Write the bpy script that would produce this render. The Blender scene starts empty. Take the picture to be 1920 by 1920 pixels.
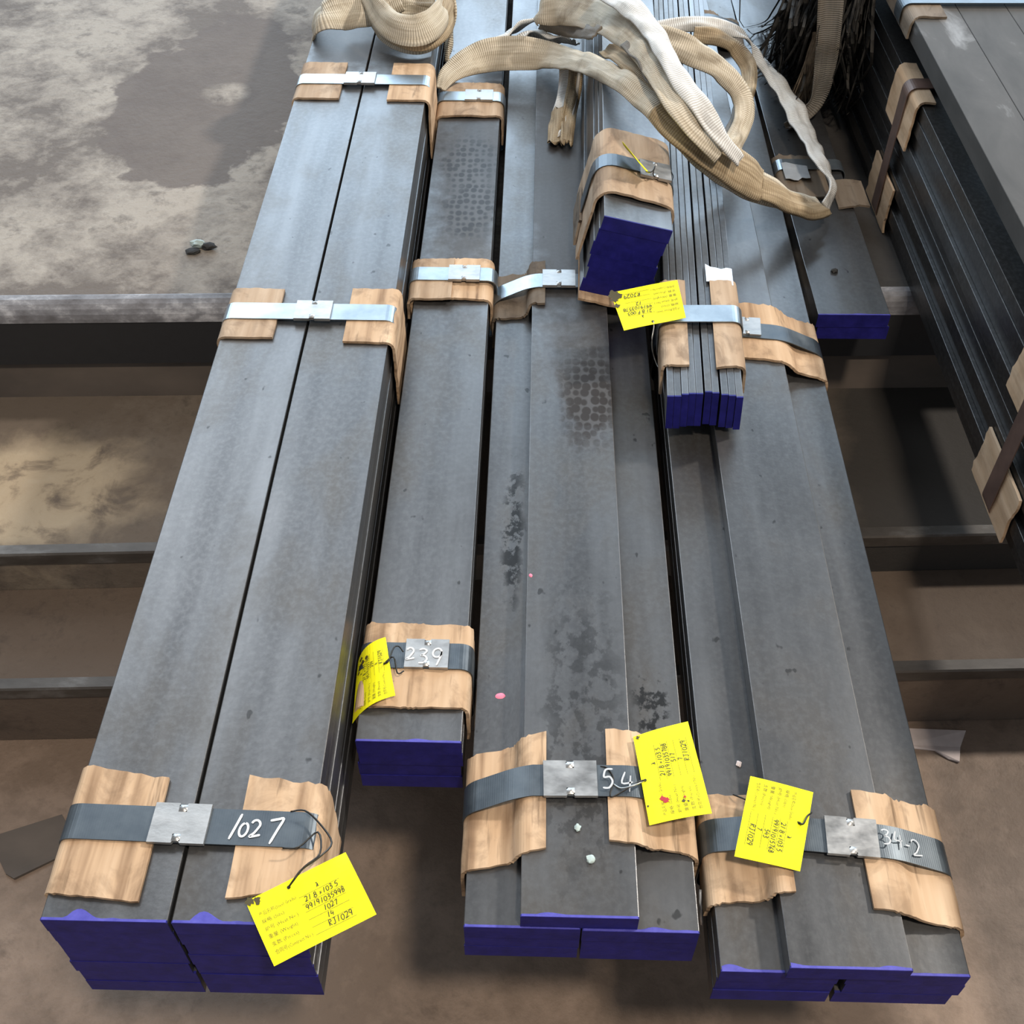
import bpy, bmesh, math, random
from mathutils import Vector, Matrix, noise

random.seed(11)
SC = bpy.context.scene
COL = SC.collection

# ------------------------------------------------------------------ camera
CAM = Vector((0.0, 0.0, 1.447))
FPX = 2130.0
PITCH = math.atan2(2330.0, FPX)
YAW = math.radians(1.361)
cam_d = bpy.data.cameras.new('camera')
cam_d.sensor_width = 36.0
cam_d.lens = 36.0 * FPX / 1920.0
cam_d.clip_start = 0.02
cam = bpy.data.objects.new('camera', cam_d)
cam.location = CAM
cam.rotation_euler = (math.pi / 2 - PITCH, 0, YAW)
COL.objects.link(cam)
SC.camera = cam

# ------------------------------------------------------------------ world and light
w = bpy.data.worlds.new('hall_air')
SC.world = w
w.use_nodes = True
w.node_tree.nodes['Background'].inputs[0].default_value = (0.86, 0.92, 1.0, 1)
w.node_tree.nodes['Background'].inputs[1].default_value = 0.24

def area(name, loc, target, sx, sy, power, col, shape='RECTANGLE'):
    d = bpy.data.lights.new(name, 'AREA')
    d.shape = shape
    d.size = sx
    if shape == 'RECTANGLE':
        d.size_y = sy
    d.energy = power
    d.color = col
    o = bpy.data.objects.new(name, d)
    o.location = loc
    o.rotation_euler = (Vector(target) - Vector(loc)).to_track_quat('-Z', 'Y').to_euler()
    COL.objects.link(o)
    return o

# the open hall door behind the stock, an added overhead fill, and two high bay lamps under the roof
area('daylight_hall_door', (0.2, 11.0, 4.0), (0, 1.2, 0.4), 16.0, 6.0, 1400, (0.62, 0.81, 1.0))
area('overhead_fill', (-3.2, 6.4, 7.2), (-0.3, 1.0, 0.4), 3.6, 4.5, 165, (0.86, 0.93, 1.0))  # added, with no known source, to brighten the bars on the left
area('high_bay_lamp_back', (5.6, 3.6, 6.0), (0, 1.0, 0.4), 0.55, 0.55, 360, (1.0, 0.93, 0.84), 'DISK')
area('high_bay_lamp_front', (0.68, -0.6, 3.8), (0, 0.8, 0.4), 0.32, 0.32, 60, (1.0, 0.88, 0.74), 'DISK')

SC.view_settings.view_transform = 'Standard'
SC.view_settings.look = 'None'
SC.view_settings.gamma = 1.0
SC.view_settings.use_curve_mapping = False
SC.view_settings.exposure = 0.50

# ------------------------------------------------------------------ helpers
_R = Vector((math.cos(YAW), math.sin(YAW), 0))
_F = Vector((-math.sin(YAW) * math.cos(PITCH), math.cos(YAW) * math.cos(PITCH), -math.sin(PITCH)))
_U = _R.cross(_F)

def P(px, py, z):
    """world point on the horizontal level z that the survey photo shows at (px, py)"""
    d = _F * FPX + _R * (px - 960.0) - _U * (py - 960.0)
    return CAM + d * ((z - CAM.z) / d.z)

def YZ(py, z, px=960):
    return P(px, py, z).y

def link(o, parent=None):
    COL.objects.link(o)
    if parent is not None:
        o.parent = parent
        o.matrix_parent_inverse = parent.matrix_world.inverted() if parent.parent is None else Matrix.Identity(4)
    return o

def mesh_obj(name, verts, faces, mat, parent=None, uvs=None, smooth=False):
    me = bpy.data.meshes.new(name)
    me.from_pydata([tuple(v) for v in verts], [], faces)
    if uvs:
        ul = me.uv_layers.new(name='UVMap')
        for l in me.loops:
            ul.data[l.index].uv = uvs[l.vertex_index]
    if smooth:
        for p in me.polygons:
            p.use_smooth = True
    me.materials.append(mat)
    me.update()
    o = bpy.data.objects.new(name, me)
    COL.objects.link(o)
    if parent is not None:
        o.parent = parent
        o.matrix_parent_inverse = Matrix.LocRotScale(parent.location, parent.rotation_euler, parent.scale).inverted()
    return o

def tag(o, label, cat, group=None):
    o['label'] = label
    o['category'] = cat
    if group:
        o['group'] = group
    return o

def fix_normals(o):
    bm = bmesh.new()
    bm.from_mesh(o.data)
    bmesh.ops.recalc_face_normals(bm, faces=bm.faces)
    bm.to_mesh(o.data)
    bm.free()

def catmull(pts, n):
    """pts: list of tuples of floats, n samples per span"""
    out = []
    m = len(pts)
    for i in range(m - 1):
        p0, p1, p2, p3 = pts[max(i - 1, 0)], pts[i], pts[i + 1], pts[min(i + 2, m - 1)]
        for k in range(n):
            t = k / n
            out.append(tuple(0.5 * (2 * b + (c - a) * t + (2 * a - 5 * b + 4 * c - d) * t * t + (3 * b - a - 3 * c + d) * t ** 3)
                             for a, b, c, d in zip(p0, p1, p2, p3)))
    out.append(tuple(pts[-1]))
    return out

def chaikin(pts, closed, it=2, q=0.25, maxcut=0.012):
    for _ in range(it):
        out = []
        m = len(pts)
        rng = range(m) if closed else range(m - 1)
        if not closed:
            out.append(pts[0])
        for i in rng:
            a, b = Vector(pts[i]), Vector(pts[(i + 1) % m])
            d = b - a
            L = d.length
            if L < 1e-7:
                continue
            c = min(q * L, maxcut) / L
            if closed or i > 0:
                out.append(tuple(a + d * c))
            if closed or i < m - 2:
                out.append(tuple(b - d * c))
        if not closed:
            out.append(pts[-1])
        pts = out
        maxcut *= 0.5
    return pts

def tube(name, pts, r, mat, parent=None, n=6, sub=4):
    c = [Vector(p) for p in catmull([tuple(p) for p in pts], sub)]
    vs, fs = [], []
    for i, p in enumerate(c):
        t = (c[min(i + 1, len(c) - 1)] - c[max(i - 1, 0)]).normalized()
        ref = Vector((0, 0, 1)) if abs(t.z) < 0.9 else Vector((1, 0, 0))
        a = t.cross(ref).normalized()
        b = t.cross(a)
        for k in range(n):
            an = 2 * math.pi * k / n
            vs.append(p + a * r * math.cos(an) + b * r * math.sin(an))
    for i in range(len(c) - 1):
        for k in range(n):
            fs.append((i * n + k, i * n + (k + 1) % n, (i + 1) * n + (k + 1) % n, (i + 1) * n + k))
    fs.append(tuple(range(n)))
    fs.append(tuple((len(c) - 1) * n + k for k in range(n)))
    return mesh_obj(name, vs, fs, mat, parent, smooth=True)

# ------------------------------------------------------------------ materials
class NT:
    def __init__(self, name):
        self.m = bpy.data.materials.new(name)
        self.m.use_nodes = True
        self.t = self.m.node_tree
        self.b = self.t.nodes['Principled BSDF']
    def n(self, typ, **kw):
        x = self.t.nodes.new(typ)
        ins = kw.pop('ins', {})
        for k, v in kw.items():
            setattr(x, k, v)
        for k, v in ins.items():
            if hasattr(v, 'is_linked') or hasattr(v, 'links'):
                self.t.links.new(v, x.inputs[k])
            else:
                x.inputs[k].default_value = v
        return x
    def l(self, a, b):
        self.t.links.new(a, b)
    def coord(self, which='Object', scale=(1, 1, 1), rand=False, rot=(0, 0, 0)):
        tc = self.n('ShaderNodeTexCoord')
        mp = self.n('ShaderNodeMapping')
        mp.inputs['Scale'].default_value = scale
        mp.inputs['Rotation'].default_value = rot
        if which == 'World':
            g = self.n('ShaderNodeNewGeometry')
            self.l(g.outputs['Position'], mp.inputs['Vector'])
        else:
            self.l(tc.outputs[which], mp.inputs['Vector'])
        if rand:
            oi = self.n('ShaderNodeObjectInfo')
            mu = self.n('ShaderNodeMath', operation='MULTIPLY', ins={0: oi.outputs['Random'], 1: 37.0})
            cx = self.n('ShaderNodeCombineXYZ', ins={0: mu.outputs[0], 1: mu.outputs[0], 2: mu.outputs[0]})
            self.l(cx.outputs[0], mp.inputs['Location'])
        return mp.outputs[0]
    def noise(self, vec, scale, detail=5, rough=0.55, dist=0.0):
        return self.n('ShaderNodeTexNoise', ins={'Vector': vec, 'Scale': scale, 'Detail': detail, 'Roughness': rough, 'Distortion': dist}).outputs[0]
    def ramp(self, fac, stops, interp='LINEAR'):
        r = self.n('ShaderNodeValToRGB', ins={'Fac': fac})
        r.color_ramp.interpolation = interp
        e = r.color_ramp.elements
        while len(e) > len(stops):
            e.remove(e[-1])
        while len(e) < len(stops):
            e.new(1.0)
        for i, (p, c) in enumerate(stops):
            e[i].position = p
            e[i].color = (*c, 1) if len(c) == 3 else c
        return r.outputs[0]
    def f(self, fac, a, b):
        """map range clamp to 0..1"""
        return self.n('ShaderNodeMapRange', ins={0: fac, 1: a, 2: b, 3: 0.0, 4: 1.0}).outputs[0]
    def mix(self, fac, a, b, mode='MIX'):
        x = self.n('ShaderNodeMix', data_type='RGBA', blend_type=mode)
        for i, v in ((0, fac), (6, a), (7, b)):
            if hasattr(v, 'links'):
                self.l(v, x.inputs[i])
            else:
                x.inputs[i].default_value = v if i == 0 else ((*v, 1) if len(v) == 3 else v)
        return x.outputs[2]
    def math(self, op, a, b=0.0):
        return self.n('ShaderNodeMath', operation=op, ins={0: a, 1: b}).outputs[0]
    def blob(self, centre, rx, ry, soft=0.6, wob=0.0, wscale=20):
        """1 inside an ellipse on the ground plan, world coordinates, ragged rim"""
        g = self.n('ShaderNodeNewGeometry')
        s = self.n('ShaderNodeVectorMath', operation='SUBTRACT', ins={0: g.outputs['Position'], 1: (centre[0], centre[1], 0)})
        m = self.n('ShaderNodeVectorMath', operation='MULTIPLY', ins={0: s.outputs[0], 1: (1 / rx, 1 / ry, 0)})
        L = self.n('ShaderNodeVectorMath', operation='LENGTH', ins={0: m.outputs[0]}).outputs['Value']
        if wob:
            nz = self.noise(g.outputs['Position'], wscale, 6, 0.6)
            nz = self.math('MULTIPLY', self.math('SUBTRACT', nz, 0.5), wob)
            L = self.math('ADD', L, nz)
        return self.f(L, 1.0, soft)
    def done(self, col=None, rough=None, metal=0.0, bump=None, bstr=0.3, bdist=0.002, spec=0.5):
        b = self.b
        for nm, v in (('Base Color', col), ('Roughness', rough)):
            if v is None:
                continue
            if hasattr(v, 'links'):
                self.l(v, b.inputs[nm])
            else:
                b.inputs[nm].default_value = (*v, 1) if nm == 'Base Color' else v
        b.inputs['Metallic'].default_value = metal
        b.inputs['Specular IOR Level'].default_value = spec
        if bump is not None:
            bp = self.n('ShaderNodeBump', ins={'Height': bump, 'Strength': bstr, 'Distance': bdist})
            self.l(bp.outputs[0], b.inputs['Normal'])
        return self.m

def steel(name, extra=None, dark=1.0):
    t = NT(name)
    v = t.coord('Object', (22, 1.3, 22), rand=True)
    v2 = t.coord('Object', (9, 5, 9), rand=True)
    v3 = t.coord('Object', (160, 140, 160), rand=True)
    streak = t.noise(v, 1.0, 4, 0.55)
    patch = t.noise(v2, 1.0, 6, 0.6, 0.4)
    grain = t.noise(v3, 1.0, 3, 0.6)
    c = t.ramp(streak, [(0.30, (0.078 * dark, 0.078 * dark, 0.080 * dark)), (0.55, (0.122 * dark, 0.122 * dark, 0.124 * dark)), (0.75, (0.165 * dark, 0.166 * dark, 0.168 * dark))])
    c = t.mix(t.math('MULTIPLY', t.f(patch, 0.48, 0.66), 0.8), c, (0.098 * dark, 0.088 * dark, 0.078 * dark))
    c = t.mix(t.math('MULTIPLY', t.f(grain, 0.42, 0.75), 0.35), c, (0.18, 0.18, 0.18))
    sp = t.noise(t.coord('Object', (70, 45, 70), rand=True), 1.0, 2, 0.5)
    c = t.mix(t.math('MULTIPLY', t.f(sp, 0.72, 0.76), 0.7), c, (0.03, 0.03, 0.03))
    r = t.ramp(patch, [(0.3, (0.31,) * 3), (0.7, (0.44,) * 3)])
    if extra:
        c, r = extra(t, c, r)
    return t.done(c, r, metal=0.72, bump=grain, bstr=0.12, bdist=0.001)

def cells_extra(centres, dark_cells=True):
    def fn(t, c, r):
        for (cx, cy, rx, ry, mode) in centres:
            m = t.blob((cx, cy), rx, ry, 0.55, 0.9, 45)
            vo = t.n('ShaderNodeTexVoronoi', feature='F1', ins={'Vector': t.coord('World', (1, 0.72, 0)), 'Scale': 92.0, 'Randomness': 0.4}).outputs[0]
            if mode == 'rings':
                c = t.mix(t.math('MULTIPLY', m, 0.45), c, (0.070, 0.058, 0.050))
                c = t.mix(t.math('MULTIPLY', t.math('MULTIPLY', m, t.f(vo, 0.60, 0.46)), 0.85), c, (0.030, 0.023, 0.019))
                r = t.mix(m, r, (0.6,) * 3)
            elif mode == 'dots':
                c = t.mix(t.math('MULTIPLY', t.math('MULTIPLY', m, t.f(vo, 0.54, 0.36)), 0.85), c, (0.022, 0.021, 0.021))
            elif mode == 'brown':
                c = t.mix(t.math('MULTIPLY', m, 0.62), c, (0.050, 0.041, 0.035))
                r = t.mix(t.math('MULTIPLY', m, 0.7), r, (0.60,) * 3)
            else:
                nz = t.noise(t.coord('World', (60, 45, 60)), 1.0, 5, 0.65)
                mm = t.math('MULTIPLY', m, t.f(nz, 0.50, 0.56))
                c = t.mix(t.math('MULTIPLY', mm, 0.9 if mode == 'grease' else 0.45), c, (0.018, 0.018, 0.018))
        return c, r
    return fn

M = {}
M['steel'] = steel('dark_mill_steel')
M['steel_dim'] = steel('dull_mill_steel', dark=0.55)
t = NT('dusty_grey_steel')
nz = t.noise(t.coord('Object', (14, 5, 14), rand=True), 1.0, 6, 0.6, 0.5)
M['steel_dust'] = t.done(t.ramp(nz, [(0.35, (0.055, 0.052, 0.048)), (0.62, (0.085, 0.080, 0.075)), (0.74, (0.24, 0.24, 0.24))]), 0.75, metal=0.1, spec=0.25)
a1, a2 = P(880, 310, .478), P(882, 390, .478)
M['steel_b2'] = steel('mill_steel_cell_marks', cells_extra([(a2.x, a2.y + .12, .075, .42, 'brown'), (a1.x, a1.y, .050, .10, 'dots'), (a2.x, a2.y, .050, .10, 'dots')]))
ab = P(665, 70, .546)
M['steel_b1'] = steel('mill_steel_brown_patch', cells_extra([(ab.x, ab.y, .13, .16, 'brown')]))  # brown patch towards the far end of the top bars
a3, a4, a5 = P(1105, 745, .478), P(1050, 330, .478), P(1010, 760, .478)
a6 = P(1090, 1350, .478)
M['steel_b3t'] = steel('mill_steel_honeycomb_stain', cells_extra([(a3.x, a3.y, .045, .11, 'rings'), (a4.x, a4.y, .075, .55, 'brown'), (a6.x, a6.y, .05, .20, 'faint')]))  # brown patch puts the tilted bundle's shadow into the steel colour
a7 = P(968, 1000, .456)
M['steel_b3l'] = steel('mill_steel_grease_spots', cells_extra([(a7.x - .004, a7.y, .016, .13, 'grease')]))
a8 = P(1222, 1330, .456)
M['steel_b3r'] = steel('mill_steel_soot_spots', cells_extra([(a8.x, a8.y, .022, .06, 'grease')]))

t = NT('blue_end_paint')
nz = t.noise(t.coord('Object', (60, 60, 60), rand=True), 1.0, 5, 0.6)
M['blue'] = t.done(t.ramp(nz, [(0.3, (0.009, 0.009, 0.115)), (0.7, (0.018, 0.017, 0.195))]), 0.55, bump=nz, bstr=0.25, spec=0.25)
t = NT('blue_overspray')
nz = t.noise(t.coord('Object', (90, 90, 90), rand=True), 1.0, 4, 0.6)
M['blue_top'] = t.done(t.ramp(nz, [(0.3, (0.045, 0.042, 0.30)), (0.7, (0.085, 0.08, 0.42))]), 0.55)

def cardboard(name, tint=(1, 1, 1), dirt=0.5, streak=1.0):
    t = NT(name)
    v = t.coord('Object', (60, 4.5, 60), rand=True)
    fl = t.noise(v, 1.0, 3, 0.5)
    st = t.noise(t.coord('Object', (28, 20, 28), rand=True), 1.0, 6, 0.62, 0.6)
    def c(a):
        return tuple(x * y for x, y in zip(a, tint))
    col = t.ramp(fl, [(0.28, c(tuple(p * streak + q * (1 - streak) for p, q in zip((0.25, 0.152, 0.086), (0.46, 0.305, 0.185))))), (0.45, c((0.50, 0.335, 0.205))), (0.75, c((0.66, 0.475, 0.315)))])
    dk = t.noise(t.coord('Object', (85, 7, 85), rand=True, rot=(0, 0, .1)), 1.0, 4, 0.6)
    col = t.mix(t.math('MULTIPLY', t.f(dk, 0.58, 0.68), dirt * 1.3 * streak), col, c((0.10, 0.062, 0.034)))
    col = t.mix(t.math('MULTIPLY', t.f(st, 0.50, 0.66), dirt), col, c((0.155, 0.095, 0.055)))
    return t.done(col, 0.82, bump=fl, bstr=0.25, spec=0.25)
M['card'] = cardboard('brown_cardboard')
M['card_dirty'] = cardboard('soiled_cardboard', (0.80, 0.84, 0.90), 0.55, 0.25)
M['card_grey'] = cardboard('greyed_cardboard', (0.36, 0.41, 0.48), 0.7, 0.3)
M['card_clean'] = cardboard('clean_cardboard', (1.12, 1.15, 1.18), 0.25, 0.2)

t = NT('blued_strap_steel')
v = t.coord('Object', (1, 1, 1))
rib = t.n('ShaderNodeTexWave', ins={'Vector': t.coord('Object', (1, 0.35, 1)), 'Scale': 150.0, 'Distortion': 0.4}).outputs['Fac']
nz = t.noise(t.coord('Object', (30, 30, 30), rand=True), 1.0, 5, 0.6)
M['strap'] = t.done(t.ramp(nz, [(0.3, (0.070, 0.085, 0.100)), (0.7, (0.125, 0.145, 0.160))]), t.ramp(nz, [(0.3, (0.36,) * 3), (0.7, (0.50,) * 3)]), metal=0.7, bump=rib, bstr=0.07, bdist=0.0004)
t = NT('galvanised_strap_steel')
nz = t.noise(t.coord('Object', (25, 25, 25), rand=True), 1.0, 5, 0.6)
M['strap_light'] = t.done(t.ramp(nz, [(0.3, (0.22, 0.26, 0.29)), (0.7, (0.36, 0.40, 0.43))]), 0.30, metal=0.8, bump=nz, bstr=0.1)
t = NT('bright_seal_steel')
nz = t.noise(t.coord('Object', (40, 70, 40), rand=True), 1.0, 4, 0.6)
M['seal'] = t.done(t.ramp(nz, [(0.3, (0.28, 0.28, 0.275)), (0.7, (0.46, 0.455, 0.445))]), t.ramp(nz, [(0.3, (0.30,) * 3), (0.7, (0.48,) * 3)]), metal=0.75, bump=nz, bstr=0.15)
t = NT('red_oxide_strap')
nz = t.noise(t.coord('Object', (30, 30, 30), rand=True), 1.0, 5, 0.6)
M['rust_strap'] = t.done(t.ramp(nz, [(0.3, (0.10, 0.062, 0.050)), (0.7, (0.17, 0.105, 0.082))]), 0.5, metal=0.1)

t = NT('fluorescent_yellow_card')
nz = t.noise(t.coord('Object', (40, 40, 40), rand=True), 1.0, 5, 0.6)
M['yellow'] = t.done(t.ramp(nz, [(0.3, (0.86, 0.80, 0.004)), (0.7, (0.95, 0.90, 0.012))]), 0.6, spec=0.3)
t = NT('soiled_yellow_card')
nz = t.noise(t.coord('Object', (45, 45, 45), rand=True), 1.0, 6, 0.65)
M['yellow_dirty'] = t.done(t.ramp(nz, [(0.35, (0.22, 0.18, 0.02)), (0.46, (0.80, 0.72, 0.01)), (0.7, (0.92, 0.87, 0.012))]), 0.6, spec=0.3)
def flat(name, c, r=0.6, metal=0.0):
    t = NT(name)
    nz = t.noise(t.coord('Object', (80, 80, 80)), 1.0, 3, 0.5)
    return t.done(t.mix(nz, tuple(x * 0.85 for x in c), tuple(min(1, x * 1.15) for x in c)), r, metal=metal)
M['ink'] = flat('pen_ink', (0.05, 0.048, 0.012))
M['print'] = flat('faint_print_ink', (0.20, 0.175, 0.012))
M['chalk'] = flat('white_marker', (0.80, 0.80, 0.79))
M['chalk_worn'] = flat('worn_white_marker', (0.50, 0.51, 0.52))
M['red'] = flat('red_blot', (0.42, 0.02, 0.03))
M['soot'] = flat('soot_smear', (0.06, 0.045, 0.008))
M['wire'] = flat('black_tie_wire', (0.035, 0.033, 0.03), 0.4, 0.6)
M['wire_light'] = flat('bright_tie_wire', (0.42, 0.42, 0.40), 0.35, 0.7)
M['pink'] = flat('pink_paint', (0.80, 0.20, 0.30))
M['chip'] = flat('pale_chip', (0.42, 0.50, 0.47), 0.6)
M['paper'] = flat('torn_pale_card', (0.62, 0.53, 0.50), 0.8)
M['dark_chip'] = flat('dark_crumb', (0.03, 0.028, 0.026), 0.8)
M['foil'] = flat('bright_foil', (0.72, 0.75, 0.78), 0.25, 0.5)

def webbing(name, a, b, dirt=(0.16, 0.115, 0.07), amt=0.55, rough=0.75):
    t = NT(name)
    uv = t.coord('UV', (1, 1, 1))
    wv = t.n('ShaderNodeTexWave', bands_direction='Y', ins={'Vector': uv, 'Scale': 9.0, 'Distortion': 0.6, 'Detail': 1.0}).outputs['Fac']
    st = t.noise(t.coord('Object', (14, 14, 14)), 1.0, 6, 0.6, 0.5)
    long = t.f(t.noise(t.coord('UV', (9, 0.9, 1)), 1.0, 5, 0.65), 0.3, 0.7)
    col = t.mix(long, a, b)
    col = t.mix(t.math('MULTIPLY', t.f(st, 0.52, 0.72), amt), col, dirt)
    col = t.mix(t.math('MULTIPLY', t.f(wv, 0.55, 0.0), 0.5), col, dirt)
    return t.done(col, rough, bump=wv, bstr=0.5, bdist=0.0015, spec=0.3)
M['web'] = webbing('cream_webbing', (0.46, 0.385, 0.275), (0.78, 0.70, 0.565), amt=.7)
M['web_tan'] = webbing('tan_webbing', (0.22, 0.15, 0.08), (0.60, 0.475, 0.31), amt=.75)
M['web_white'] = webbing('white_webbing', (0.70, 0.69, 0.66), (0.86, 0.85, 0.82), (0.25, 0.21, 0.16), 0.5)
M['web_grey'] = webbing('grey_webbing', (0.17, 0.155, 0.135), (0.26, 0.24, 0.21))
t = NT('black_frayed_plastic')
nz = t.noise(t.coord('Object', (40, 8, 40)), 1.0, 4, 0.6)
M['fray'] = t.done(t.ramp(nz, [(0.35, (0.010, 0.010, 0.010)), (0.7, (0.055, 0.049, 0.042))]), 0.7, spec=0.2)
t = NT('tan_frayed_fibre')
nz = t.noise(t.coord('Object', (60, 12, 60)), 1.0, 4, 0.6)
M['fray_tan'] = t.done(t.ramp(nz, [(0.3, (0.10, 0.07, 0.045)), (0.7, (0.26, 0.20, 0.14))]), 0.7)

# concrete levels
def stained_concrete(name, base, pale, dirt, pale_lo=0.45, pale_hi=0.60, extra=None, rough=0.8, spec=0.3):
    t = NT(name)
    v = t.coord('World', (1, 1, 1))
    big = t.noise(v, 3.2, 9, 0.66, 0.1)
    mid = t.noise(t.coord('World', (1, 1, 1), rot=(0, 0, 0.7)), 11.0, 9, 0.70, 0.15)
    fine = t.noise(v, 60.0, 5, 0.65)
    c = t.mix(t.f(t.math('ADD', t.math('MULTIPLY', big, 0.55), t.math('MULTIPLY', mid, 0.45)), pale_lo, pale_hi), base, pale)
    c = t.mix(t.math('MULTIPLY', t.f(mid, 0.56, 0.66), 0.65), c, dirt)
    c = t.mix(t.math('MULTIPLY', t.f(fine, 0.55, 0.75), 0.35), c, dirt)
    h = fine
    if extra:
        c = extra(t, c, mid, fine)
    return t.done(c, rough, bump=t.math('ADD', t.math('MULTIPLY', mid, 1.5), fine), bstr=0.35, bdist=0.004, spec=spec)

S = 0.391      # level the stock lies on
Z_MID = 0.213  # middle ledge
Z_LOW = 0.133  # lower ledge
pc = P(375, 190, S)
pc2 = P(410, 160, S)
def slab_extra(t, c, mid, fine):
    m = t.blob((pc.x + .01, pc.y + .02), .175, .33, 0.94, 1.5, 5)
    hole = t.blob((pc2.x + .02, pc2.y - .03), .05, .05, 0.7, 0.9, 16)
    m = t.math('MULTIPLY', m, t.math('SUBTRACT', 1.0, hole))
    c = t.mix(t.math('MULTIPLY', m, 0.88), c, (0.118, 0.094, 0.080))
    stack_shade = t.blob((0.62, 1.9), .26, 1.1, 0.8, 0.4, 8)  # shade of the gap beside the tall stack, put into the slab colour
    c = t.mix(t.math('MULTIPLY', stack_shade, 0.93), c, (0.035, 0.033, 0.032))
    return c
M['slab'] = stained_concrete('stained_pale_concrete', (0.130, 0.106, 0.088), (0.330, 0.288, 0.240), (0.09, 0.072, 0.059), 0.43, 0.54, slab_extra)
pm = P(120, 900, Z_MID)
def mid_extra(t, c, mid, fine):
    m = t.blob((pm.x - .04, pm.y - .02), .20, .135, 0.55, 0.9, 10)
    n2 = t.noise(t.coord('World'), 14.0, 7, 0.65, 0.5)
    pale = t.mix(n2, (0.30, 0.215, 0.125), (0.45, 0.375, 0.275))
    c = t.mix(t.math('MULTIPLY', m, t.f(n2, 0.36, 0.52)), c, pale)
    stack_shade = t.blob((0.70, 1.2), .28, .45, 0.75, 0.4, 8)  # stack's shade painted onto the ledge as well
    c = t.mix(t.math('MULTIPLY', stack_shade, 0.93), c, (0.036, 0.033, 0.030))
    return c
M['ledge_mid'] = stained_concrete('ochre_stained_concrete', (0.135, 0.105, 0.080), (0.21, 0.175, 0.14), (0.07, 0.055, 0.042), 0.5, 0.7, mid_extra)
M['ledge_low'] = stained_concrete('dark_brown_concrete', (0.12, 0.088, 0.066), (0.165, 0.125, 0.095), (0.065, 0.048, 0.038), 0.5, 0.7)
M['floor'] = stained_concrete('brown_oily_floor', (0.19, 0.135, 0.098), (0.33, 0.24, 0.18), (0.10, 0.070, 0.050), 0.46, 0.62, rough=0.6, spec=0.4)
t = NT('worn_edge_steel')
nz = t.noise(t.coord('World', (14, 22, 22)), 1.0, 7, 0.65)
M['edge'] = t.done(t.ramp(nz, [(0.34, (0.10, 0.095, 0.10)), (0.52, (0.22, 0.22, 0.235)), (0.66, (0.55, 0.55, 0.57))]), 0.55, bump=nz, bstr=0.4)
t = NT('dull_edge_steel')
nz = t.noise(t.coord('World', (10, 22, 22)), 1.0, 7, 0.65)
M['edge_dull'] = t.done(t.ramp(nz, [(0.34, (0.055, 0.046, 0.039)), (0.55, (0.085, 0.074, 0.064)), (0.72, (0.17, 0.16, 0.15))]), 0.5, metal=0.3, bump=nz, bstr=0.3)
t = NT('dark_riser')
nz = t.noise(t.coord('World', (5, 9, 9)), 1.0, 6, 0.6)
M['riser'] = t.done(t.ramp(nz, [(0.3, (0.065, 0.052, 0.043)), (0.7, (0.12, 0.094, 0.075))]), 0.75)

M['dark_face'] = flat('black_face', (0.018, 0.018, 0.02), 0.7)  # near-black face under the nosing lip

# ------------------------------------------------------------------ setting: the stepped floor
def edge_line(pa, pb, z, x0=-3.0, x1=3.2):
    a, b = P(*pa, z), P(*pb, z)
    k = (b.y - a.y) / (b.x - a.x)
    return lambda x: a.y + k * (x - a.x)
XA, XB = -3.0, 3.2
def terrace(name, profile_fn, mat):
    """profile_fn(x) -> closed list of (y, z); swept along x"""
    pa, pb = profile_fn(XA), profile_fn(XB)
    n = len(pa)
    vs = [(XA, y, z) for y, z in pa] + [(XB, y, z) for y, z in pb]
    fs = [(i, (i + 1) % n, (i + 1) % n + n, i + n) for i in range(n)] + [tuple(range(n)), tuple(range(2 * n - 1, n - 1, -1))]
    o = mesh_obj(name, vs, fs, mat)
    fix_normals(o)
    o['kind'] = 'structure'
    return o

e_slab = edge_line((0, 557), (1660, 541), S)
b1 = 0.026
o = mesh_obj('floor', [(-5, -4, 0), (5, -4, 0), (5, 12, 0), (-5, 12, 0)], [(0, 1, 2, 3)], M['floor'])
o['kind'] = 'structure'
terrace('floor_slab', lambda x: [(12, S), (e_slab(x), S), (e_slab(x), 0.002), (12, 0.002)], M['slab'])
# worn steel nosing with its rounded lip and the dark face under it
def nosing(x):
    y = e_slab(x) - 0.001
    pts = [(y + 0.002, S + 0.0025)]
    for k in range(6):
        a = math.pi / 2 * k / 5
        pts.append((y - b1 * math.sin(a), S + 0.0025 - b1 * (1 - math.cos(a))))
    pts += [(y - b1, S - 0.030), (y + 0.002, S - 0.030)]
    return pts
terrace('trim_1', nosing, M['edge'])
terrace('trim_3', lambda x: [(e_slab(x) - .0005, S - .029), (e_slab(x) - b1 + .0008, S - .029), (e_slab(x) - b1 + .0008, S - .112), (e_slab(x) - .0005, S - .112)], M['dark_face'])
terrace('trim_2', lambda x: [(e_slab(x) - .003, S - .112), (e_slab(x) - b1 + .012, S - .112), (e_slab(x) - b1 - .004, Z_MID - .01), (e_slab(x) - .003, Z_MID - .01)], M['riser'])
e_mid = edge_line((0, 1040), (1760, 1003), Z_MID)
e_low = edge_line((0, 1292), (1800, 1256), Z_LOW)
def lip(y, yb, zt, r=0.006):
    return [(yb, zt), (y + r, zt), (y + r * .3, zt - r * .3), (y, zt - r), (y, 0.002), (yb, 0.002)]
def angle_iron(y, zt):
    return [(y + .016, zt + .0018), (y - .0004, zt + .0018), (y - .0026, zt - .001), (y - .0026, zt - .020), (y + .001, zt - .020), (y + .016, zt - .001)]
terrace('trim_4', lambda x: angle_iron(e_mid(x), Z_MID), M['edge_dull'])
terrace('trim_5', lambda x: angle_iron(e_low(x), Z_LOW), M['edge_dull'])
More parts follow.
